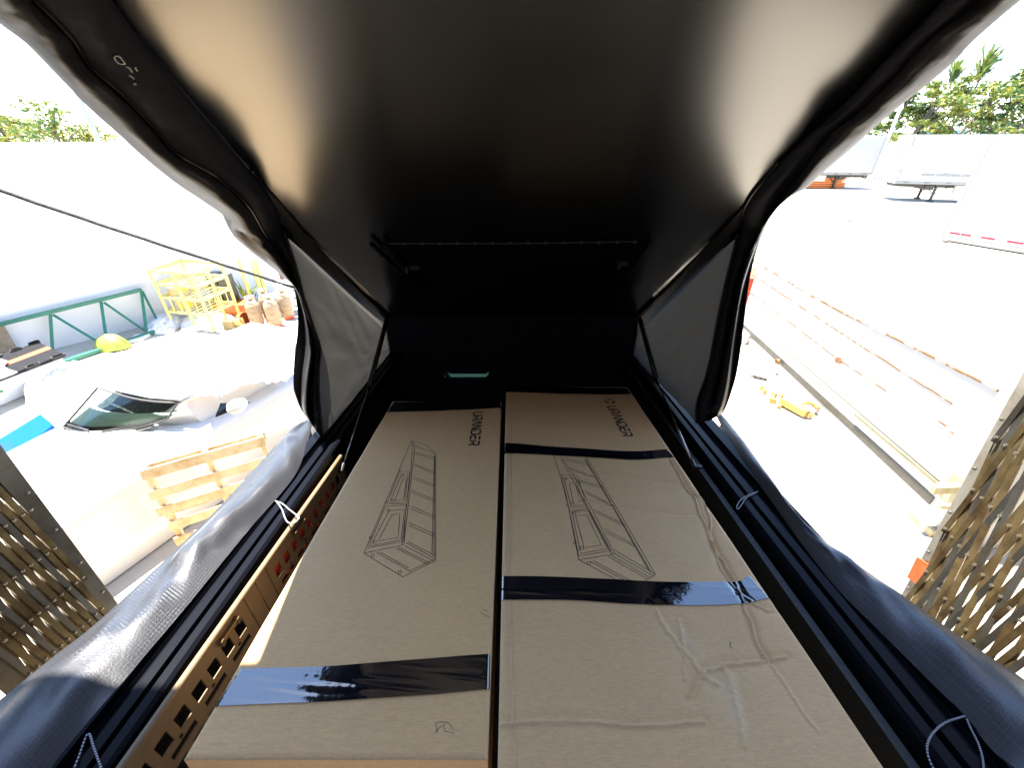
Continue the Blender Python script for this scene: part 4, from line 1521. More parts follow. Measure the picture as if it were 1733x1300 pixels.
# black interlocking mats with an orange strip, on a wrapped stack
mh = 0.45
mc = [atz(-40, 655, GZ + mh), atz(107, 600, GZ + mh), atz(64, 578, GZ + mh), atz(-40, 618, GZ + mh)]
st = MB()
cst = sum(mc, Vector()) / 4
st.prism([Vector((p.x, p.y, 0.0)).lerp(Vector((cst.x, cst.y, 0)), 0.06) for p in mc], (0, 0, mh - 0.06))
o = st.build("wrapped_stack", M_film, bevel=0.03); tag(o, "white wrapped stack carrying the black mats", "stack")
mt = thing("floor_mat", Vector((cst.x, cst.y, mh)), "black interlocking floor mats with an orange strip on the wrapped stack", "floor mat")
A_, B_, C_, D_ = mc
def mp_(s, t): return A_.lerp(B_, s).lerp(D_.lerp(C_, s), t)
M_mat = mat("black_rubber", (0.013, 0.0135, 0.017), 0.7, 0, 0.1, var=0.2, vscale=20)
q = MB(); q.prism([mp_(0, 0), mp_(1, 0), mp_(1, 0.44), mp_(0, 0.44)], (0, 0, -0.05)); q.build("mat_tile", M_mat, mt)
q = MB(); q.prism([mp_(0, 0.62), mp_(1, 0.62), mp_(1, 1), mp_(0, 1)], (0, 0, -0.05)); q.build("mat_tile", M_mat, mt)
q = MB(); q.prism([mp_(0, 0.445), mp_(1, 0.445), mp_(1, 0.615), mp_(0, 0.615)], (0, 0, -0.05)); q.build("orange_strip", mat("orange_rubber", (0.62, 0.10, 0.03), 0.5), mt)
q = MB()
for base_s in (0.30, 0.62, 0.93):
    for t0 in (-0.02, 0.98):
        for k in range(6):
            s_ = base_s + (k - 2.5) * 0.022
            p = mp_(s_, t0)
            q.box(p + Vector((0, 0, 0.004)), (0.07, 0.09, 0.05), (WD, WNRM, up))
q.build("edge_teeth", mat("dull_black_teeth", (0.012, 0.012, 0.014), 0.7), mt)
# white sheet corner on top of mat at far left
crumple("plastic_film", [atz(-60, 668, GZ + .48), atz(25, 632, GZ + .48), atz(14, 612, GZ + .48), atz(-50, 600, GZ + .48)], 20, 0.10, "white plastic corner lying over the black mats at the picture's left edge", "plastic film", M_film, 3, 0.06, seed=21)
# carton scraps
q = MB(); q.prism([gz(-20, 690), gz(22, 676), gz(36, 650), gz(14, 648), gz(-20, 655)], (0, 0, 0.22), 0)
q.prism([gz(-20, 668, .225), gz(6, 664, .225), gz(2, 655, .225), gz(-20, 658, .225)], (0, 0, 0.02), 1)
o = q.build("carton", [mat("yellow_carton", (0.52, 0.38, 0.14), 0.7), mat("green_stripe", (0.05, 0.30, 0.06), 0.6)]); tag(o, "small yellow carton with a green mark left of the car", "carton")
# blue tray on a white bin with a tan board
hb = 0.95
bt = thing("storage_bin", Vector((-5.9, 3.5, 0)), "white bin with a bright blue tray lid at the picture's left edge", "bin")
q = MB(); top_ = [atz(-30, 760, GZ + hb), atz(68, 700, GZ + hb), atz(90, 719, GZ + hb), atz(36, 762, GZ + hb), atz(-10, 790, GZ + hb)]
q.prism(top_, (0, 0, -0.07)); q.build("tray_lid", mat("bright_blue_plastic", (0.0, 0.065, 0.30), 0.5, 0, 0.1), bt, bevel=0.008)
q = MB(); q.prism([atz(-30, 765, GZ + hb + .01), atz(14, 748, GZ + hb + .01), atz(34, 760, GZ + hb + .01), atz(-5, 775, GZ + hb + .01)], (0, 0, 0.012)); q.build("tray_label", mat("dark_blue_plastic", (0.0, 0.05, 0.28), 0.5, 0, 0.2), bt)
q = MB(); q.prism([Vector((p.x, p.y, 0)) + Vector((-0.35, 0.25, 0)) for p in top_], (0, 0, hb - 0.08)); q.build("bin_body", M_white_paint, bt, bevel=0.02)
h2 = 0.62
bx = thing("packing_crate", Vector((-5.2, 3.0, 0)), "white crate topped with a tan stamped board under the blue tray", "crate")
q = MB(); tp = [atz(9, 804, GZ + h2), atz(40, 785, GZ + h2), atz(74, 830, GZ + h2), atz(50, 862, GZ + h2), atz(20, 870, GZ + h2)]
tb = [atz(-25, 790, GZ + h2), atz(33, 764, GZ + h2), atz(74, 830, GZ + h2), atz(50, 862, GZ + h2)]
q.prism(tb, (0, 0, -0.55)); q.build("crate_body", M_white_paint, bx, bevel=0.01)
q = MB(); q.prism([atz(-20, 790, GZ + h2 + .02), atz(28, 764, GZ + h2 + .02), atz(42, 782, GZ + h2 + .02), atz(9, 806, GZ + h2 + .02)], (0, 0, 0.03)); q.build("board", mat("osb_board", (0.42, 0.29, 0.06), 0.7, var=0.35, vscale=14), bx)

# ------------------------------------------------------------------ white car beside the pallet
AX = Vector((0.40, 0.915, 0)).normalized()      # nose -> tail
BX = Vector((-0.915, 0.40, 0)).normalized()     # truck side -> far side
C0 = W(-4.25, 2.05, GZ)
car = thing("parked_car", C0 + AX * 2 + BX * 0.8, "white car with a green tinted windscreen parked left of the truck", "car")


def cp(a_, b_, z):
    return C0 + AX * a_ + BX * b_ + up * z


q = MB()
prof_a = [(-0.05, 0.62), (0.0, 0.82), (0.35, 0.96), (1.1, 1.02), (2.2, 1.02), (3.6, 1.02), (4.3, 0.98), (4.45, 0.75)]
secs = []
for a_, zt_ in prof_a:
    sec = [(0.0, 0.015), (-0.02, 0.4), (0.0, zt_ * 0.82), (0.03, zt_ - 0.05), (0.10, zt_ - 0.005), (0.45, zt_ + 0.035), (0.83, zt_ + 0.045), (1.21, zt_ + 0.035), (1.56, zt_ - 0.005), (1.63, zt_ - 0.05), (1.66, zt_ * 0.82), (1.68, 0.4), (1.64, 0.015)]
    secs.append([cp(a_, b_, z_) for b_, z_ in sec])
q.loft(secs)
n0 = len(secs[0])
q.face([i for i in range(n0)][::-1]); q.face([(len(secs) - 1) * n0 + i for i in range(n0)])
q.build("body", M_car_white, car, smooth=True)
# windscreen and greenhouse
bot = resample([atz(u, v, z) for (u, v), z in (((108, 723), -2.80), ((132, 731), -2.80), ((176, 731), -2.80), ((237, 724), -2.77), ((284, 709), -2.66))], 15)
topc = resample([atz(u, v, z) for (u, v), z in (((166, 656), -2.45), ((192, 665), -2.45), ((229, 675), -2.46), ((265, 680), -2.475), ((301, 682), -2.50))], 15)
gn = (topc[7] - bot[7]).cross(bot[14] - bot[0]).normalized()
if gn.z < 0: gn = -gn


def wsrow(t, off):
    return [b_.lerp(t_, t) + gn * (0.03 * math.sin(math.pi * t) * math.sin(math.pi * k / 14) + off) for k, (b_, t_) in enumerate(zip(bot, topc))]


q = MB(); q.loft([wsrow(t / 8, 0.0) for t in range(9)])
gl = q.build("windscreen", glass("green_windscreen", (0.74, 0.88, 0.80), 0.01), car, smooth=True)
q = MB(); q.loft([wsrow(t / 4 * 0.14, -0.012) for t in range(5)])
lo = wsrow(0.0, 0.004)
q.build("frit_band", mat("dark_frit", (0.018, 0.018, 0.018), 0.6), car, smooth=True)
q = MB(); q.tube(lo + wsrow(1.0, 0.004)[::-1] + lo[:1], 0.011, 6)
q.build("windscreen_seal", mat("grey_rubber_seal", (0.05, 0.05, 0.05), 0.6), car, smooth=True)
q = MB(); q.loft([wsrow(0.12 + 0.40 * t / 4, -0.02 - 0.04 * t / 4) for t in range(5)])
q.build("dashboard", mat("pale_green_dashboard", (0.40, 0.50, 0.42), 0.7, var=0.1, vscale=8), car, smooth=True)
q = MB(); q.loft([wsrow(0.48 + 0.62 * t / 4, -0.16 - 0.03 * t) for t in range(5)])
q.build("reflection_backdrop", mat("painted_foliage_reflection", (0.012, 0.02, 0.019), 0.8, 0, 0.2, col2=(0.08, 0.10, 0.08), vscale=26, thresh=(0.52, 0.68)), car)  # dark cabin backdrop, mottled to paint in a foliage reflection
ws = [bot[0], bot[4], bot[8], bot[11], bot[14], topc[14], topc[10], topc[5], topc[0]]
q = MB()
TL, TR = ws[8], ws[5]
BLw, BRw = ws[0], ws[3]
roof = [TL + AX * 0.02, ws[7] + AX * 0.02, ws[6] + AX * 0.02, TR + AX * 0.02, TR + AX * 2.0 - BX * 0.05, TL + AX * 2.0 + BX * 0.05]
q.prism(roof, (0, 0, 0.05)); q.build("roof", M_car_white, car, bevel=0.02)
q = MB()
q.prism([BRw + AX * 0.05, TR + AX * 0.05 - up * 0.01, TR + AX * 2.0 - up * 0.01, cp(4.0, 0.10, 1.0), cp(1.9, 0.10, 1.0)], BX * 0.04); q.build("side_panel", M_car_white, car)
q = MB(); q.prism([atz(366, 706, -2.72), atz(375, 683, -2.60), atz(424, 681, -2.55), atz(400, 692, -2.62)], BX * 0.02 - AX * 0.0); q.build("side_window", glass("dark_side_glass", (0.05, 0.06, 0.06)), car)
q = MB()
mcen = atz(400, 688, -2.50)
q.lathe(mcen - AX * 0.10, [(0.02, 0), (0.07, 0.04), (0.08, 0.12), (0.05, 0.20), (0.02, 0.22)], 12, AX); q.build("door_mirror", M_car_white, car, smooth=True)
for (pa_, pb__) in (((172, 731), (258, 716)), ((114, 719), (150, 729))):
    q = MB(); q.bar(atz(*pa_, -2.775), atz(*pb__, -2.765), 0.014, 0.02); q.build("wiper", mat("wiper_black", (0.03, 0.03, 0.03), 0.5), car)
cw = [p - up * 0.012 for p in bot[:13]]
q = MB(); q.loft([cw, [p - AX * 0.05 - up * 0.01 for p in cw]]); q.build("cowl", mat("cowl_grey", (0.06, 0.06, 0.06), 0.6, var=0.3, vscale=30), car)
for a_ in (0.75, 3.6):
    q = MB(); q.lathe(cp(a_, 0.06, 0.31), [(0.31, 0), (0.31, 0.18), (0.17, 0.182)], 20, BX); wh = q.build("wheel", mat("tyre_rubber", (0.02, 0.02, 0.02), 0.8), car)
    q = MB(); q.lathe(cp(a_, 0.055, 0.31), [(0.18, 0), (0.17, 0.01), (0.05, 0.012)], 16, BX); q.build("rim", mat("rim_alloy", (0.5, 0.5, 0.52), 0.3, 0.9), wh)
    q = MB(); q.lathe(cp(a_, 1.50, 0.31), [(0.31, 0), (0.31, 0.18), (0.17, 0.182)], 20, BX); q.build("wheel", MATS["tyre_rubber"], car)
# plastic sheet over the car's tail
sh = [atz(330, 690, -2.62), atz(505, 652, -2.75), atz(500, 585, -2.45), atz(375, 592, -2.38)]
rows_ = []
n = 40
for j in range(n + 1):
    row = []
    for i in range(n + 1):
        s, t = i / n, j / n
        p = sh[0].lerp(sh[1], s).lerp(sh[3].lerp(sh[2], s), t)
        r1 = 1 - 2 * abs(noise.noise(Vector((s * 5 + t * 2, t * 3 - s * 2, 2))))
        r2 = 1 - 2 * abs(noise.noise(Vector((s * 11, t * 9 + s * 4, 6))))
        p = p + up * (0.10 * r1 + 0.05 * r2 + 0.05) - BX * (0.05 * r1)
        row.append(p)
    rows_.append(row)
q = MB(); q.loft(rows_)
o = q.build("plastic_sheet", mat("draped_white_sheet", (0.66, 0.68, 0.71), 0.35), smooth=True, solid=0.003); tag(o, "rumpled white plastic sheet draped over the tail of the car", "plastic sheet")
q = MB(); hd = [atz(478, 632, -2.6), atz(482, 622, -2.6), atz(490, 616, -2.6), atz(498, 615, -2.6), atz(501, 618, -2.6)]
q.prism(hd, (0.0, 0.0, -0.05)); o = q.build("hub_cap", mat("olive_plastic", (0.06, 0.06, 0.03), 0.5)); tag(o, "dark olive half disc lying on the white sheet", "disc")

# ------------------------------------------------------------------ wooden pallet
PTL = atz(232, 796, -2.66); PTR = atz(447, 736, -2.66)
PD = (PTR - PTL); PWID = PD.length; PD.normalize()
PDN = Vector((0.05, -0.10, -1)).normalized()
PF = PD.cross(PDN).normalized()
if PF.y > 0: PF = -PF
pal = thing("wooden_pallet", Vector(((PTL.x + PTR.x) / 2, (PTL.y + PTR.y) / 2, 0)), "pale wooden pallet stood on edge against the white car", "pallet")
PH = 1.17
for k, s in enumerate((0.04, 0.5, 0.96)):
    p = PTL + PD * (PWID * s); q = MB(); q.box(p + PDN * (PH / 2) - PF * 0.05, (0.045, PH, 0.09), (PD, PDN, PF)); q.build("stringer", M_wood, pal, bevel=0.003)
for k, (t, wd) in enumerate(((0.055, 0.11), (0.255, 0.10), (0.43, 0.10), (0.60, 0.10), (0.77, 0.10), (0.945, 0.11))):
    q = MB(); q.box(PTL + PD * (PWID / 2) + PDN * (PH * t) + PF * (0.010 + 0.002 * (k % 2)), (PWID + 0.03 * (k % 3) - 0.02, wd, 0.018), (PD, PDN, PF)); q.build("deck_board", M_wood, pal, bevel=0.002)
for t in (0.06, 0.5, 0.94):
    q = MB(); q.box(PTL + PD * (PWID / 2) + PDN * (PH * t) - PF * 0.108, (PWID, 0.10, 0.018), (PD, PDN, PF)); q.build("bottom_board", M_wood, pal, bevel=0.002)

# guy rope from the camper's hem
ra = EYE + ray(-60, 290) * 1.36; rb = EYE + ray(500, 487) * 1.63
ra = rb + (ra - rb) * 1.9
q = MB(); q.tube([ra.lerp(rb, k / 30) + Vector((0, 0, -0.025 * math.sin(math.pi * k / 30) + 0.001 * math.sin(k * 2.1))) for k in range(31)], [0.0085 - 0.0035 * k / 30 for k in range(31)], 8)
o = q.build("guy_rope", mat("black_rope", (0.015, 0.015, 0.017), 0.7, bump=0.6, bscale=200), smooth=True); tag(o, "black rope stretched from the side window across the white wall", "rope")

# ------------------------------------------------------------------ yard, right side
tw = W(0, 0, GZ)
k1, k2 = atz(1260, 550, GZ + 0.30), atz(1575, 846, GZ + 0.30)
KD = (k2 - k1); KD.z = 0; KL = KD.length; KD.normalize()
KN = Vector((KD.y, -KD.x, 0))
if KN.x > 0: KN = -KN                         # towards the truck
KP = Vector((k1.x, k1.y, 0))


def onk(u, v, off=0.0):
    return onplane(u, v, KP + KN * off, KN)


ktop = onk(1690, 660).z
kend = onk(1650, 790)
kl = (kend - KP).dot(KD) + 0.25
con = thing("steel_container", KP + KD * kl / 2, "low white steel container with rusty seams lying along the right of the truck", "container")
far0 = KP - KD * 0.2
q = MB(); q.box(far0 + KD * ((kl + 0.2) / 2) - KN * 1.2 + up * (ktop / 2 + 0.003), (kl + 0.2, 2.4, ktop), (KD, KN, up)); q.build("body", M_trailer, con, bevel=0.01)


def kline(pts, wpx, nm, m, off, thick=0.02, wid=None):
    P = [onk(u, v, off) for u, v in pts]
    q_ = MB()
    R = resample(P, 40)
    rows_a, rows_b = [], []
    R = [p + up * (0.012 * noise.noise(Vector((i * 0.9, wpx * 70, 3)))) for i, p in enumerate(R)]
    q_.tube(R, [0.6 * wpx * (0.7 + 0.5 * abs(noise.noise(Vector((i * 0.6, wpx * 50, 0))))) for i in range(40)], 6)
    return q_.build(nm, m, con)


kline([(1275, 441), (1400, 515), (1500, 565), (1690, 661)], 0.026, "seam", M_rust_stripe, 0.005)
kline([(1268, 461), (1400, 548), (1500, 612), (1612, 683)], 0.018, "seam", M_rust_stripe, 0.004)
kline([(1266, 492), (1340, 548), (1415, 605), (1500, 662)], 0.014, "seam", M_rust_stripe, 0.004)
q = MB(); q.bar(onk(1250, 546, 0.006), onk(1577, 848, 0.006), 0.012, 0.11); q.build("underside_shade", mat("dark_shade_strip", (0.045, 0.042, 0.035), 0.6, var=0.35, vscale=12), con)  # dark strip painted in for the shading under the container's side
q = MB(); q.bar(onk(1322, 585, 0.02), onk(1590, 815, 0.02), 0.012, 0.02); q.build("seam", mat("grey_seam", (0.10, 0.10, 0.08), 0.6), con)
q = MB(); q.bar(onk(1448, 702, 0.05), onk(1598, 828, 0.05), 0.02, 0.028); q.build("cable_channel", mat("olive_seam", (0.13, 0.12, 0.06), 0.6, var=0.3, vscale=12), con)
q = MB(); q.bar(onk(1700, 712, 0.03), onk(1646, 804, 0.03), 0.07, 0.02, KN); q.build("corner_post", mat("greenish_white_post", (0.50, 0.50, 0.40), 0.6, var=0.2, vscale=6), con)
# patches of wear
for pts in ([(1415, 604), (1424, 606), (1422, 616), (1412, 612)], [(1586, 710), (1602, 720), (1600, 723), (1588, 714)], [(1605, 728), (1615, 733), (1613, 736)]):
    q = MB(); q.prism([onk(u, v, 0.012) for u, v in pts], KN * 0.003); q.build("rust_patch", M_rust, con)
q = MB(); q.lathe(onk(1318, 612, 0.04), [(0.05, 0), (0.05, 0.05), (0.03, 0.05), (0.03, 0.01)], 12, KN); q.build("pipe_stub", M_rust, con)

# landing jack at the container's near end
jk = thing("jack_stand", gz(1590, 880), "dirty white jack stand under the near corner of the container", "jack")
jm = mat("dirty_cream_paint", (0.34, 0.30, 0.18), 0.6, col2=(0.25, 0.19, 0.09), vscale=7, thresh=(0.5, 0.7))
jb = gz(1578, 892)
q = MB(); q.box(jb + Vector((0, 0, 0.05)), (0.34, 0.28, 0.10)); q.build("foot", jm, jk, bevel=0.01)
q = MB(); q.lathe(jb + up * 0.1, [(0.05, 0), (0.05, 0.42)], 12); q.build("leg", jm, jk, smooth=True)
q = MB(); q.box(jb + up * 0.60, (0.2, 0.2, 0.34)); q.build("housing", jm, jk, bevel=0.01)
q = MB(); q.bar(jb + Vector((-0.35, -0.02, 0.62)), jb + Vector((0.25, -0.06, 0.70)), 0.06, 0.10); q.bar(jb + Vector((-0.25, -0.1, 0.45)), jb + Vector((0.2, -0.15, 0.5)), 0.04, 0.05); q.build("cross_arm", jm, jk, bevel=0.005)
q = MB(); q.bar(jb + Vector((-0.08, -0.12, 0.72)), jb + Vector((0.12, -0.16, 0.52)), 0.05, 0.05); q.lathe(jb + Vector((0.05, -0.16, 0.40)), [(0.05, 0), (0.05, 0.06), (0.02, 0.065)], 10, (0, -1, 0)); q.build("crank", mat("olive_steel", (0.24, 0.20, 0.07), 0.5, 0.3), jk)
q = MB(); q.prism([gz(1561, 882), gz(1584, 884), gz(1592, 908), gz(1582, 902)], (0.0, 0.0, 0.03)); q.prism([gz(1561, 882, .03), gz(1584, 884, .03), gz(1590, 900, .12)], (0, 0, 0.02))
o = q.build("wheel_chock", mat("brown_rubber", (0.20, 0.155, 0.10), 0.8)); tag(o, "flat brown chock on the ground at the foot of the jack", "chock")

# yellow hitch and chain on the ground
hk = thing("tow_hitch", gz(1340, 690), "rusty yellow tow hitch with a ring lying on the ground beside the container", "hitch")
hm = mat("rusty_yellow_paint", (0.46, 0.30, 0.07), 0.6, col2=(0.16, 0.09, 0.03), vscale=9, thresh=(0.5, 0.7))
q = MB(); q.bar(gz(1323, 677, .10), gz(1366, 700, .10), 0.12, 0.12); q.build("drawbar", hm, hk, bevel=0.01)
q = MB(); cr = gz(1369, 692, .12)
q.tube([cr + Vector((math.cos(t) * 0.14, math.sin(t) * 0.10, 0.06 * math.sin(t))) for t in [i * math.pi / 9 for i in range(15)]], 0.035, 8); q.build("ring", hm, hk, smooth=True)
q = MB(); q.bar(gz(1322, 672, .03), gz(1318, 690, .03), 0.05, 0.06); q.bar(gz(1326, 665, .25), gz(1322, 678, .02), 0.03, 0.03); q.build("bracket", hm, hk)
q = MB()
for (u, v) in ((1292, 657), (1294, 662), (1306, 674), (1308, 678), (1310, 668)):
    q.box(gz(u, v, .05), (0.05, 0.10, 0.08), (Vector((math.cos(u), math.sin(u), 0)), Vector((-math.sin(u), math.cos(u), 0)), up))
q.build("pin_plates", hm, hk)
ch = thing("chain", gz(1286, 640), "short dark chain lying on the ground beyond the yellow hitch", "chain")
for k in range(6):
    c = gz(1275 + 4.4 * k, 637 + 1.0 * k, .03); q = MB()
    ax1 = Vector((0.8, -0.6, 0)); ax2 = up if k % 2 else Vector((0.6, 0.8, 0))
    q.tube([c + ax1 * (0.045 * math.cos(t)) + ax2 * (0.022 * math.sin(t)) for t in [i * math.pi / 6 for i in range(12)]], 0.010, 6, closed=True)
    q.build("link", mat("dark_chain", (0.05, 0.05, 0.045), 0.5, 0.5), ch, smooth=True)
# drum and red box at the far end
q = MB(); c = gz(1252, 576); q.lathe(c, [(0.22, 0), (0.24, 0.02), (0.24, 0.20), (0.2, 0.22), (0.05, 0.225)], 20)
o = q.build("cable_drum", mat("grey_white_drum", (0.55, 0.54, 0.50), 0.6, col2=(0.28, 0.26, 0.21), vscale=4, thresh=(0.5, 0.6))); tag(o, "low whitish round drum at the far end of the container", "drum")
q = MB(); c = KP - KD * 1.1 - KN * 0.2; q.box(c + up * 0.72, (1.0, 1.2, 0.9), (KD, KN, up)); q.box(c + up * 0.2, (0.95, 1.1, 0.14), (KD, KN, up), 1)
o = q.build("red_bin", [mat("red_orange_paint", (0.62, 0.07, 0.02), 0.5), M_wood]); tag(o, "red bin beyond the far end of the white container", "bin")

# yard pebbles and scraps
for k, (u, v) in enumerate(((1436, 375), (1598, 411))):
    q = MB(); c = gz(u, v); q.prism([c, c + Vector((0.25, 0.05, 0)), c + Vector((0.2, 0.2, 0)), c + Vector((0.02, 0.15, 0))], (0, 0, 0.07))
    o = q.build("scrap", mat("dark_scrap", (0.07, 0.06, 0.05), 0.8)); tag(o, ["dark scrap lying in the open yard left of the near trailer", "dark scrap lying in front of the near white trailer"][k], "scrap")

# ------------------------------------------------------------------ box trailers
def trailer(corner, d, n, length, width, label, side_text=False, front_text=False, z0=1.2, z1=4.1, legs=True, skirt=False):
    """corner: ground point at the front near corner; d along the length, n across (away from viewer)"""
    root = thing("box_trailer", corner + d * length / 2 + n * width / 2, label, "trailer", "white box trailers in the yard")
    Z = Vector((0, 0, 1))
    q_ = MB(); q_.box(corner + d * (length / 2) + n * (width / 2) + Z * ((z0 + 0.1 + z1) / 2), (length, width, z1 - z0 - 0.1), (d, n, Z)); q_.build("box_body", M_trailer, root, bevel=0.02)
    q_ = MB(); q_.box(corner + d * (length / 2) + n * (width / 2) + Z * (z0 + 0.02), (length + 0.02, width + 0.04, 0.16), (d, n, Z)); q_.build("side_rail", mat("trailer_rail_grey", (0.22, 0.22, 0.21), 0.6), root)
    q_ = MB(); q_.box(corner + d * (length / 2) + n * (width / 2) + Z * (z1 - 0.03), (length + 0.03, width + 0.03, 0.10), (d, n, Z)); q_.build("top_rail", mat("trailer_top_rail", (0.50, 0.50, 0.49), 0.5), root)
    for (a_, b_) in ((0, 0), (length, 0)):
        q_ = MB(); q_.box(corner + d * a_ - n * 0.012 + Z * ((z0 + z1) / 2), (0.09, 0.03, z1 - z0 - 0.1), (d, n, Z)); q_.build("edge_post", mat("trailer_edge_grey", (0.27, 0.27, 0.26), 0.5), root)
    pk = MB()
    m = int(length / 1.2)
    if skirt:
        for s_, w_ in ((0.42, 0.36), (0.80, 0.34), (1.52, 0.44), (2.35, 0.48), (3.2, 0.48), (4.0, 0.48)):
            pk = MB(); pk.box(corner + d * s_ - n * 0.03 + Z * (z0 + 0.26), (w_, 0.012, 0.07), (d, n, Z)); pk.build("reflector", mat("red_reflector", (0.42, 0.02, 0.04), 0.5, 0, 0.2), root)
        m = 0
    for k in range(m):
        pk.box(corner + d * (0.6 + k * 1.2) - n * 0.03 + Z * (z0 + 0.04), (0.28, 0.012, 0.06), (d, n, Z), k % 2)
    if m: pk.build("marker", [mat("red_reflector", (0.45, 0.03, 0.05), 0.4), mat("grey_reflector", (0.3, 0.3, 0.3), 0.4)] if skirt else [mat("dark_mark", (0.12, 0.12, 0.11), 0.5), mat("dark_mark", (0.12, 0.12, 0.11), 0.5)], root)['kind'] = 'stuff'
    if legs:
        for nn_ in (0.35, width - 0.35):
            q_ = MB(); p = corner + d * 2.6 + n * nn_
            q_.box(p + Z * 0.65, (0.14, 0.14, 1.14), (d, n, Z)); q_.box(p + Z * 0.05, (0.34, 0.3, 0.08), (d, n, Z)); q_.bar(p + Z * 0.45 , p + d * 0.9 + Z * 1.15, 0.06, 0.06)
            q_.build("landing_leg", mat("leg_dark", (0.03, 0.03, 0.03), 0.6), root)
        q_ = MB(); q_.bar(corner + d * 2.6 + n * 0.35 + Z * 0.5, corner + d * 2.6 + n * (width - 0.35) + Z * 1.0, 0.05, 0.05)
        q_.box(corner + d * 2.2 + n * (width / 2) + Z * 0.92, (0.5, width * 0.8, 0.3), (d, n, Z)); q_.build("gear_box", mat("leg_dark", (0.03, 0.03, 0.03), 0.6), root)
        q_ = MB(); q_.box(corner + d * (length * 0.42) + n * (width / 2) + Z * 1.02, (length * 0.8, width * 0.7, 0.2), (d, n, Z)); q_.build("underframe", MATS["leg_dark"], root)
        q_ = MB(); q_.box(corner + d * 4.4 + n * 0.3 + Z * 0.85, (1.6, 0.3, 0.5), (d, n, Z)); q_.build("pallet_box", mat("cream_box", (0.5, 0.48, 0.38), 0.6), root, bevel=0.02)
    for k in (0, 1):
        a_ = length - 1.6 - k * 1.25
        for nn_ in (0.0, width - 0.3):
            q_ = MB(); q_.lathe(corner + d * a_ + n * (nn_ + 0.02) + Z * 0.5, [(0.5, 0), (0.5, 0.26), (0.3, 0.262)], 20, n); q_.build("wheel", MATS["tyre_rubber"], root)
    return root


d2 = Vector((0.94, -0.34, 0)).normalized(); n2 = Vector((0.34, 0.94, 0)).normalized()
c2 = W(27.3, 32.3, GZ)
t2 = trailer(c2, d2, n2, 14.0, 2.6, "white box trailer with grey lettering on its narrow front, right of the landing legs")
mtxt = mat("faded_grey_lettering", (0.20, 0.20, 0.20), 0.6)
text_mesh("lettering", "SWIFT", 0.62, mtxt, c2 + n2 * 1.35 - d2 * 0.02 + up * 3.1, -n2, up, t2, 0.005)
text_mesh("web_lettering", "www.swifttrans.com", 0.34, mtxt, c2 + d2 * 2.7 - n2 * 0.02 + up * 1.75, d2, up, t2, 0.005)
q = MB(); cdi = c2 + d2 * 5.6 - n2 * 0.02 + up * 1.9
for rr in ((0.0, 0.36, 0.25, 0.0), ):
    q.prism([cdi + up * 0.38, cdi + d2 * 0.08 + up * 0.0 + up * 0.1, cdi - d2 * 0.02 - up * 0.35, cdi - d2 * 0.32], -n2 * 0.006)
    q.prism([cdi + up * 0.38 + d2 * 0.06, cdi + d2 * 0.36, cdi + d2 * 0.05 - up * 0.35, cdi + d2 * 0.30], -n2 * 0.006)
q.build("diamond_logo", mtxt, t2)
q = MB(); q.bar(c2 + up * 1.3 - n2 * 0.01, c2 + up * 4.0 - n2 * 0.01, 0.10, 0.05, n2); q.build("corner_trim", mat("trim_grey", (0.30, 0.30, 0.29), 0.5, var=0.5, vscale=3), t2)
q = MB()
for (s, h) in ((0.75, 3.75), (0.95, 3.75), (2.1, 3.45), (0.45, 1.6)):
    q.box(c2 + n2 * (2.6 - s) - d2 * 0.012 + up * h, (0.02, 0.16, 0.16 if s > 1 else 0.06), (d2, n2, up))
q.build("front_fittings", mtxt, t2)
c1 = W(31.6, 40.2, GZ)
t1 = trailer(c1, Vector((-0.995, 0.10, 0)), Vector((0.10, 0.995, 0)), 15.0, 2.6, "white box trailer furthest left beyond the lettered one")
d3 = Vector((0.355, -0.935, 0)).normalized(); n3 = Vector((0.935, 0.355, 0)).normalized()
c3 = W(18.9, 18.75, GZ)
t3 = trailer(c3, d3, n3, 12.0, 2.5, "nearest white box trailer with red markers along its bottom edge at the right", z0=0.12, z1=3.92, legs=False, skirt=True)
text_mesh("lettering", "53' 0\"", 0.16, mtxt, c3 + d3 * 0.35 - n3 * 0.02 + up * 1.05, d3, up, t3, 0.004)

# orange beams stacked below / beyond the far trailer
for k, (u, v, lab) in enumerate(((1392, 318, "lower stack of orange steel beams beyond the far trailer"), (1395, 303, "upper bundle of orange steel beams left of the far trailer"))):
    c = aty(u, 318, 41.0 + k * 1.5); c.z = 0
    st_ = thing("beam_stack", c, lab, "steel beams", "orange beam stacks")
    for j in range(5):
        for i in range(3):
            q = MB(); q.box(c + Vector((0.1 * ((i * 7 + j * 3) % 4) , i * 0.35, 0.12 + j * 0.17 + k * 0.55)), (3.4, 0.14, 0.13)); q.build("beam", M_orange, st_)
c = W(28.0, 41.5, GZ)
st_ = thing("beam_stack", c, "orange steel beams seen under the lettered trailer", "steel beams", "orange beam stacks")
for i in range(4):
    q = MB(); q.box(c + Vector((0.2 * i, i * 0.3, 0.15 + 0.12 * (i % 2))), (5.0, 0.16, 0.14)); q.build("beam", M_orange, st_)

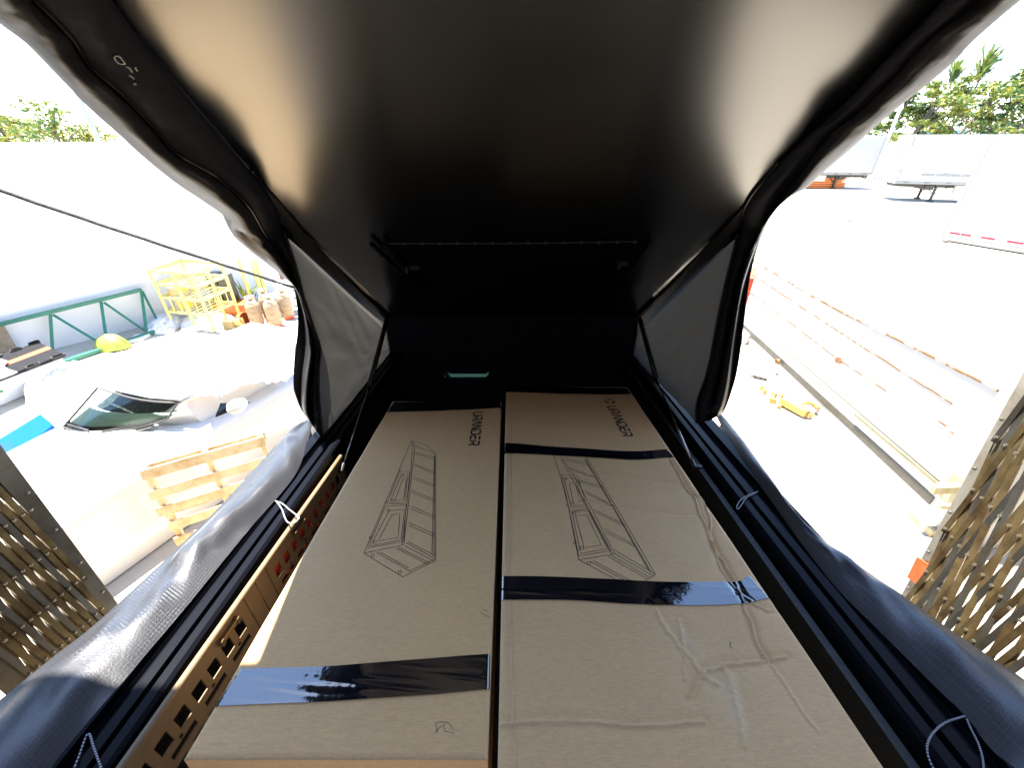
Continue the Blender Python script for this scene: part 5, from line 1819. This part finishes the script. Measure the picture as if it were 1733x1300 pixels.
# ------------------------------------------------------------------ trees, poles, far buildings
M_bark = mat("bark", (0.10, 0.085, 0.07), 0.9, var=0.3, vscale=6)
M_leafs = [mat("leaf_olive", (0.12, 0.15, 0.022), 0.6), mat("leaf_green", (0.06, 0.12, 0.026), 0.6), mat("leaf_yellow", (0.19, 0.19, 0.025), 0.6), mat("leaf_deep", (0.035, 0.085, 0.03), 0.6)]
for m_ in M_leafs:
    nt = m_.node_tree
    t_ = nt.nodes.new("ShaderNodeBsdfTranslucent"); t_.inputs[0].default_value = bsdf(m_).inputs["Base Color"].default_value
    ms = nt.nodes.new("ShaderNodeMixShader"); ms.inputs[0].default_value = 0.35
    nt.links.new(bsdf(m_).outputs[0], ms.inputs[1]); nt.links.new(t_.outputs[0], ms.inputs[2]); nt.links.new(ms.outputs[0], nt.nodes["Material Output"].inputs[0])


def leaf_cloud(q_, centre, rad, n, size, mis, rng):
    for _ in range(n):
        while True:
            d = Vector((rng.uniform(-1, 1), rng.uniform(-1, 1), rng.uniform(-1, 1)))
            if d.length < 1: break
        p = centre + Vector((d.x * rad[0], d.y * rad[1], d.z * rad[2]))
        a_ = Vector((rng.uniform(-1, 1), rng.uniform(-1, 1), rng.uniform(-0.6, 0.6))).normalized()
        b_ = a_.cross(Vector((rng.uniform(-1, 1), rng.uniform(-1, 1), rng.uniform(-1, 1)))).normalized()
        s_ = size * rng.uniform(0.6, 1.3)
        k = len(q_.v)
        q_.v += [p - a_ * s_, p + b_ * s_ * 0.45, p + a_ * s_, p - b_ * s_ * 0.45]
        q_.face((k, k + 1, k + 2, k + 3), rng.choice(mis))


def tree(base, height, crown_r, trunk_r, clumps, label, mis, seed, name="tree", lean=(0, 0), start=0.35, leaf=0.2, per=120, group=None, cr=0.30):
    rng = random.Random(seed)
    root = thing(name, base, label, "tree", group)
    tr = MB()
    tip = base + Vector((lean[0], lean[1], height * 0.92))
    P = [base, base.lerp(tip, 0.35) + Vector((rng.uniform(-.2, .2), 0, 0)), base.lerp(tip, 0.7) + Vector((rng.uniform(-.3, .3), 0, 0)), tip]
    R = resample(P, 12)
    tr.tube(R, [trunk_r * (1 - 0.8 * i / 11) for i in range(12)], 7)
    cm = MB()
    for k in range(clumps):
        h = start + (1 - start) * (k + 0.5) / clumps
        an = rng.uniform(0, 2 * math.pi)
        ax_ = R[min(11, int(h * 11))]
        rr = crown_r * rng.uniform(0.25, 1.0) * (1.0 if h < 0.75 else (1.15 - h) / 0.4)
        c = ax_ + Vector((math.cos(an) * rr, math.sin(an) * rr, rng.uniform(0.0, 0.12) * height))
        tr.tube(resample([ax_ - Vector((0, 0, 0.08 * height)), ax_.lerp(c, 0.5) + Vector((0, 0, -0.02 * height)), c], 5), [trunk_r * 0.35, trunk_r * 0.3, trunk_r * 0.22, trunk_r * 0.15, trunk_r * 0.06], 5)
        s_ = crown_r * rng.uniform(cr * 0.7, cr * 1.4)
        leaf_cloud(cm, c, (s_ * 1.25, s_ * 1.25, s_ * 0.7), per, leaf, mis, rng)
    tr.build("trunk", M_bark, root, smooth=True)
    cm.build("crown", M_leafs, root)
    return root


def top_at(u, v, y):
    return aty(u, v, y)


tl = [((10, 245), 27, 175, 2.2, "olive tree crown at the picture's left edge above the white wall", [0, 2, 2, 0]),
      ((45, 245), 30, 178, 1.3, "narrow yellow green tree second from the left above the wall", [0, 2, 0]),
      ((112, 245), 26, 165, 2.3, "bright green tree beside the street lamp pole above the wall", [1, 0, 2, 1]),
      ((150, 245), 29, 205, 1.6, "low yellow green tree behind the street lamp pole", [0, 2])]
for k, ((u, v), y, vt, cr_, lab, mis) in enumerate(tl):
    b_ = aty(u, v, y); h = aty(u, vt, y).z
    tree(Vector((b_.x, b_.y, 0)), h, cr_, 0.16, 18, lab, mis, 40 + k, group="trees beyond the white wall", leaf=0.13, per=70, start=0.5, cr=0.26)
# street lamp pole left
b_ = aty(172, 250, 22.0); b_.z = 0
tp_ = aty(120, 140, 22.0)
q = MB(); q.lathe(b_, [(0.13, 0), (0.10, tp_.z), (0.05, tp_.z + 0.1)], 10); q.bar(b_ + up * tp_.z, b_ + up * tp_.z + Vector((1.2, 0, 0.2)), 0.08, 0.08)
o = q.build("street_lamp", mat("grey_pole", (0.28, 0.29, 0.31), 0.5, 0.2), smooth=False); tag(o, "grey street lamp pole rising behind the white wall", "street lamp")
# grey roof beyond wall
b_ = aty(195, 248, 34.0)
sh_ = thing("shed", Vector((b_.x, b_.y, 0)), "grey roofed shed showing just above the white wall", "shed")
zt = aty(195, 239, 34.0).z
q = MB(); q.box((b_.x, b_.y, (zt - 0.5) / 2), (3.6, 3, zt - 0.5)); q.build("wall", M_white_paint, sh_)
q = MB(); q.prism([(b_.x - 1.9, b_.y - 1.6, zt - 0.5), (b_.x + 2.0, b_.y - 1.6, zt - 0.5), (b_.x + 2.0, b_.y - 1.6, zt - 0.12), (b_.x - 1.5, b_.y - 1.6, zt)], (0, 3.2, 0)); q.build("roof", mat("grey_roof", (0.16, 0.165, 0.18), 0.6), sh_)

trs = [((1512, 215), 52, 150, 2.6, "dark green tree at the left end of the row beyond the trailers", [3, 1, 0], 1.0),
       ((1555, 215), 50, 128, 3.2, "spreading pine left of the tall feathery tree", [1, 0, 2], 1.5),
       ((1598, 215), 54, 118, 3.4, "pine in the middle of the row with pale branches", [0, 2, 1, 0], 2.0),
       ((1640, 215), 49, 118, 3.6, "broad pine with several leaning trunks above the lettered trailer", [0, 1, 2], 2.6),
       ((1690, 215), 50, 98, 3.6, "tall pine right of the leaning trunks", [1, 0, 3], 3.0),
       ((1735, 215), 47, 100, 3.4, "pine at the picture's right edge", [1, 3, 0], 3.0)]
for k, ((u, v), y, vt, cr_, lab, mis, le) in enumerate(trs):
    b_ = aty(u, v, y); h = aty(u, vt, y).z
    bb = Vector((b_.x - le, b_.y, 0))
    tree(bb, h, cr_, 0.24, 24, lab, mis, 70 + k, name="pine_tree", lean=(le * 1.6, 0), group="trees beyond the trailers", leaf=0.23, per=80, start=0.40, cr=0.19)
# feathery tall tree (wind-blown needles)
for k, (u, v, ub_, vb_, y, lab, sz) in enumerate(((1676, 82, 1650, 150, 56, "tall feathery tree rising above the pines", 1.0), (1618, 108, 1606, 150, 58, "smaller feathery treetop left of the tall one", 0.65))):
    tp_ = aty(u, v, y); bs = aty(ub_, vb_, y)
    rt = thing("feather_palm", Vector((bs.x - 1.5, bs.y, 0)), lab, "tree", "feathery trees beyond the trailers")
    q = MB(); q.tube(resample([Vector((bs.x - 1.5, bs.y, 0)), bs, tp_.lerp(bs, 0.5)], 10), [0.2 - 0.014 * i for i in range(10)], 7); q.build("trunk", M_bark, rt, smooth=True)
    rng = random.Random(5 + k)
    q = MB()
    for j in range(150):
        t = rng.uniform(0.0, 1.0)
        s0_ = bs.lerp(tp_, 0.15 + 0.5 * t)
        d = Vector((rng.uniform(-0.7, 1.5), rng.uniform(-1, 1), rng.uniform(0.2, 1.5))).normalized()
        le = rng.uniform(1.4, 3.6) * sz
        e1_ = s0_ + d * le * 0.6; e2_ = s0_ + d * le + Vector((0.6 * sz, 0, -0.25 * sz))
        sd = d.cross(Vector((0, 0, 1))).normalized() * 0.10
        b0 = len(q.v)
        q.v += [s0_ - sd * 0.4, s0_ + sd * 0.4, e1_ - sd, e1_ + sd, e2_]
        mi = rng.choice((0, 1, 3, 2))
        q.face((b0, b0 + 1, b0 + 3, b0 + 2), mi); q.face((b0 + 2, b0 + 3, b0 + 4), mi)
    q.build("crown", M_leafs, rt)
# white pole beyond the trailers
b_ = aty(1508, 222, 44.0); tp_ = aty(1523, 165, 44.0)
q = MB(); q.lathe(Vector((b_.x, b_.y, 0)), [(0.14, 0), (0.11, tp_.z), (0.05, tp_.z + 0.1)], 10)
o = q.build("pole", M_white_paint, smooth=True); tag(o, "white pole standing behind the far trailer at the tree row", "pole")
# far office building with teal windows
b_ = aty(1720, 215, 72.0)
bo = thing("office_building", Vector((b_.x, b_.y, 0)), "pale building with teal windows far behind the pines", "building")
q = MB(); q.box((b_.x + 8, b_.y + 6, 2.9), (44, 10, 5.8)); q.build("wall", M_white_paint, bo)
for k in range(9):
    q = MB(); q.box((b_.x - 12 + k * 4.6, b_.y + 0.98, 4.4), (2.6, 0.08, 1.3)); q.build("window", mat("teal_window", (0.05, 0.22, 0.22), 0.15), bo)
# hedge mass behind so that the horizon is not bare
rng = random.Random(99)
q = MB()
for k in range(60):
    a_ = k / 59
    leaf_cloud(q, Vector((-70 + 190 * a_, 95 + 10 * math.sin(k), 2.0 + rng.uniform(0, 1.5))), (3.5, 2.5, 2.4), 60, 0.55, [0, 1, 3], rng)
o = q.build("hedge", M_leafs); tag(o, "far green hedge along the back of the yard", kind='stuff')
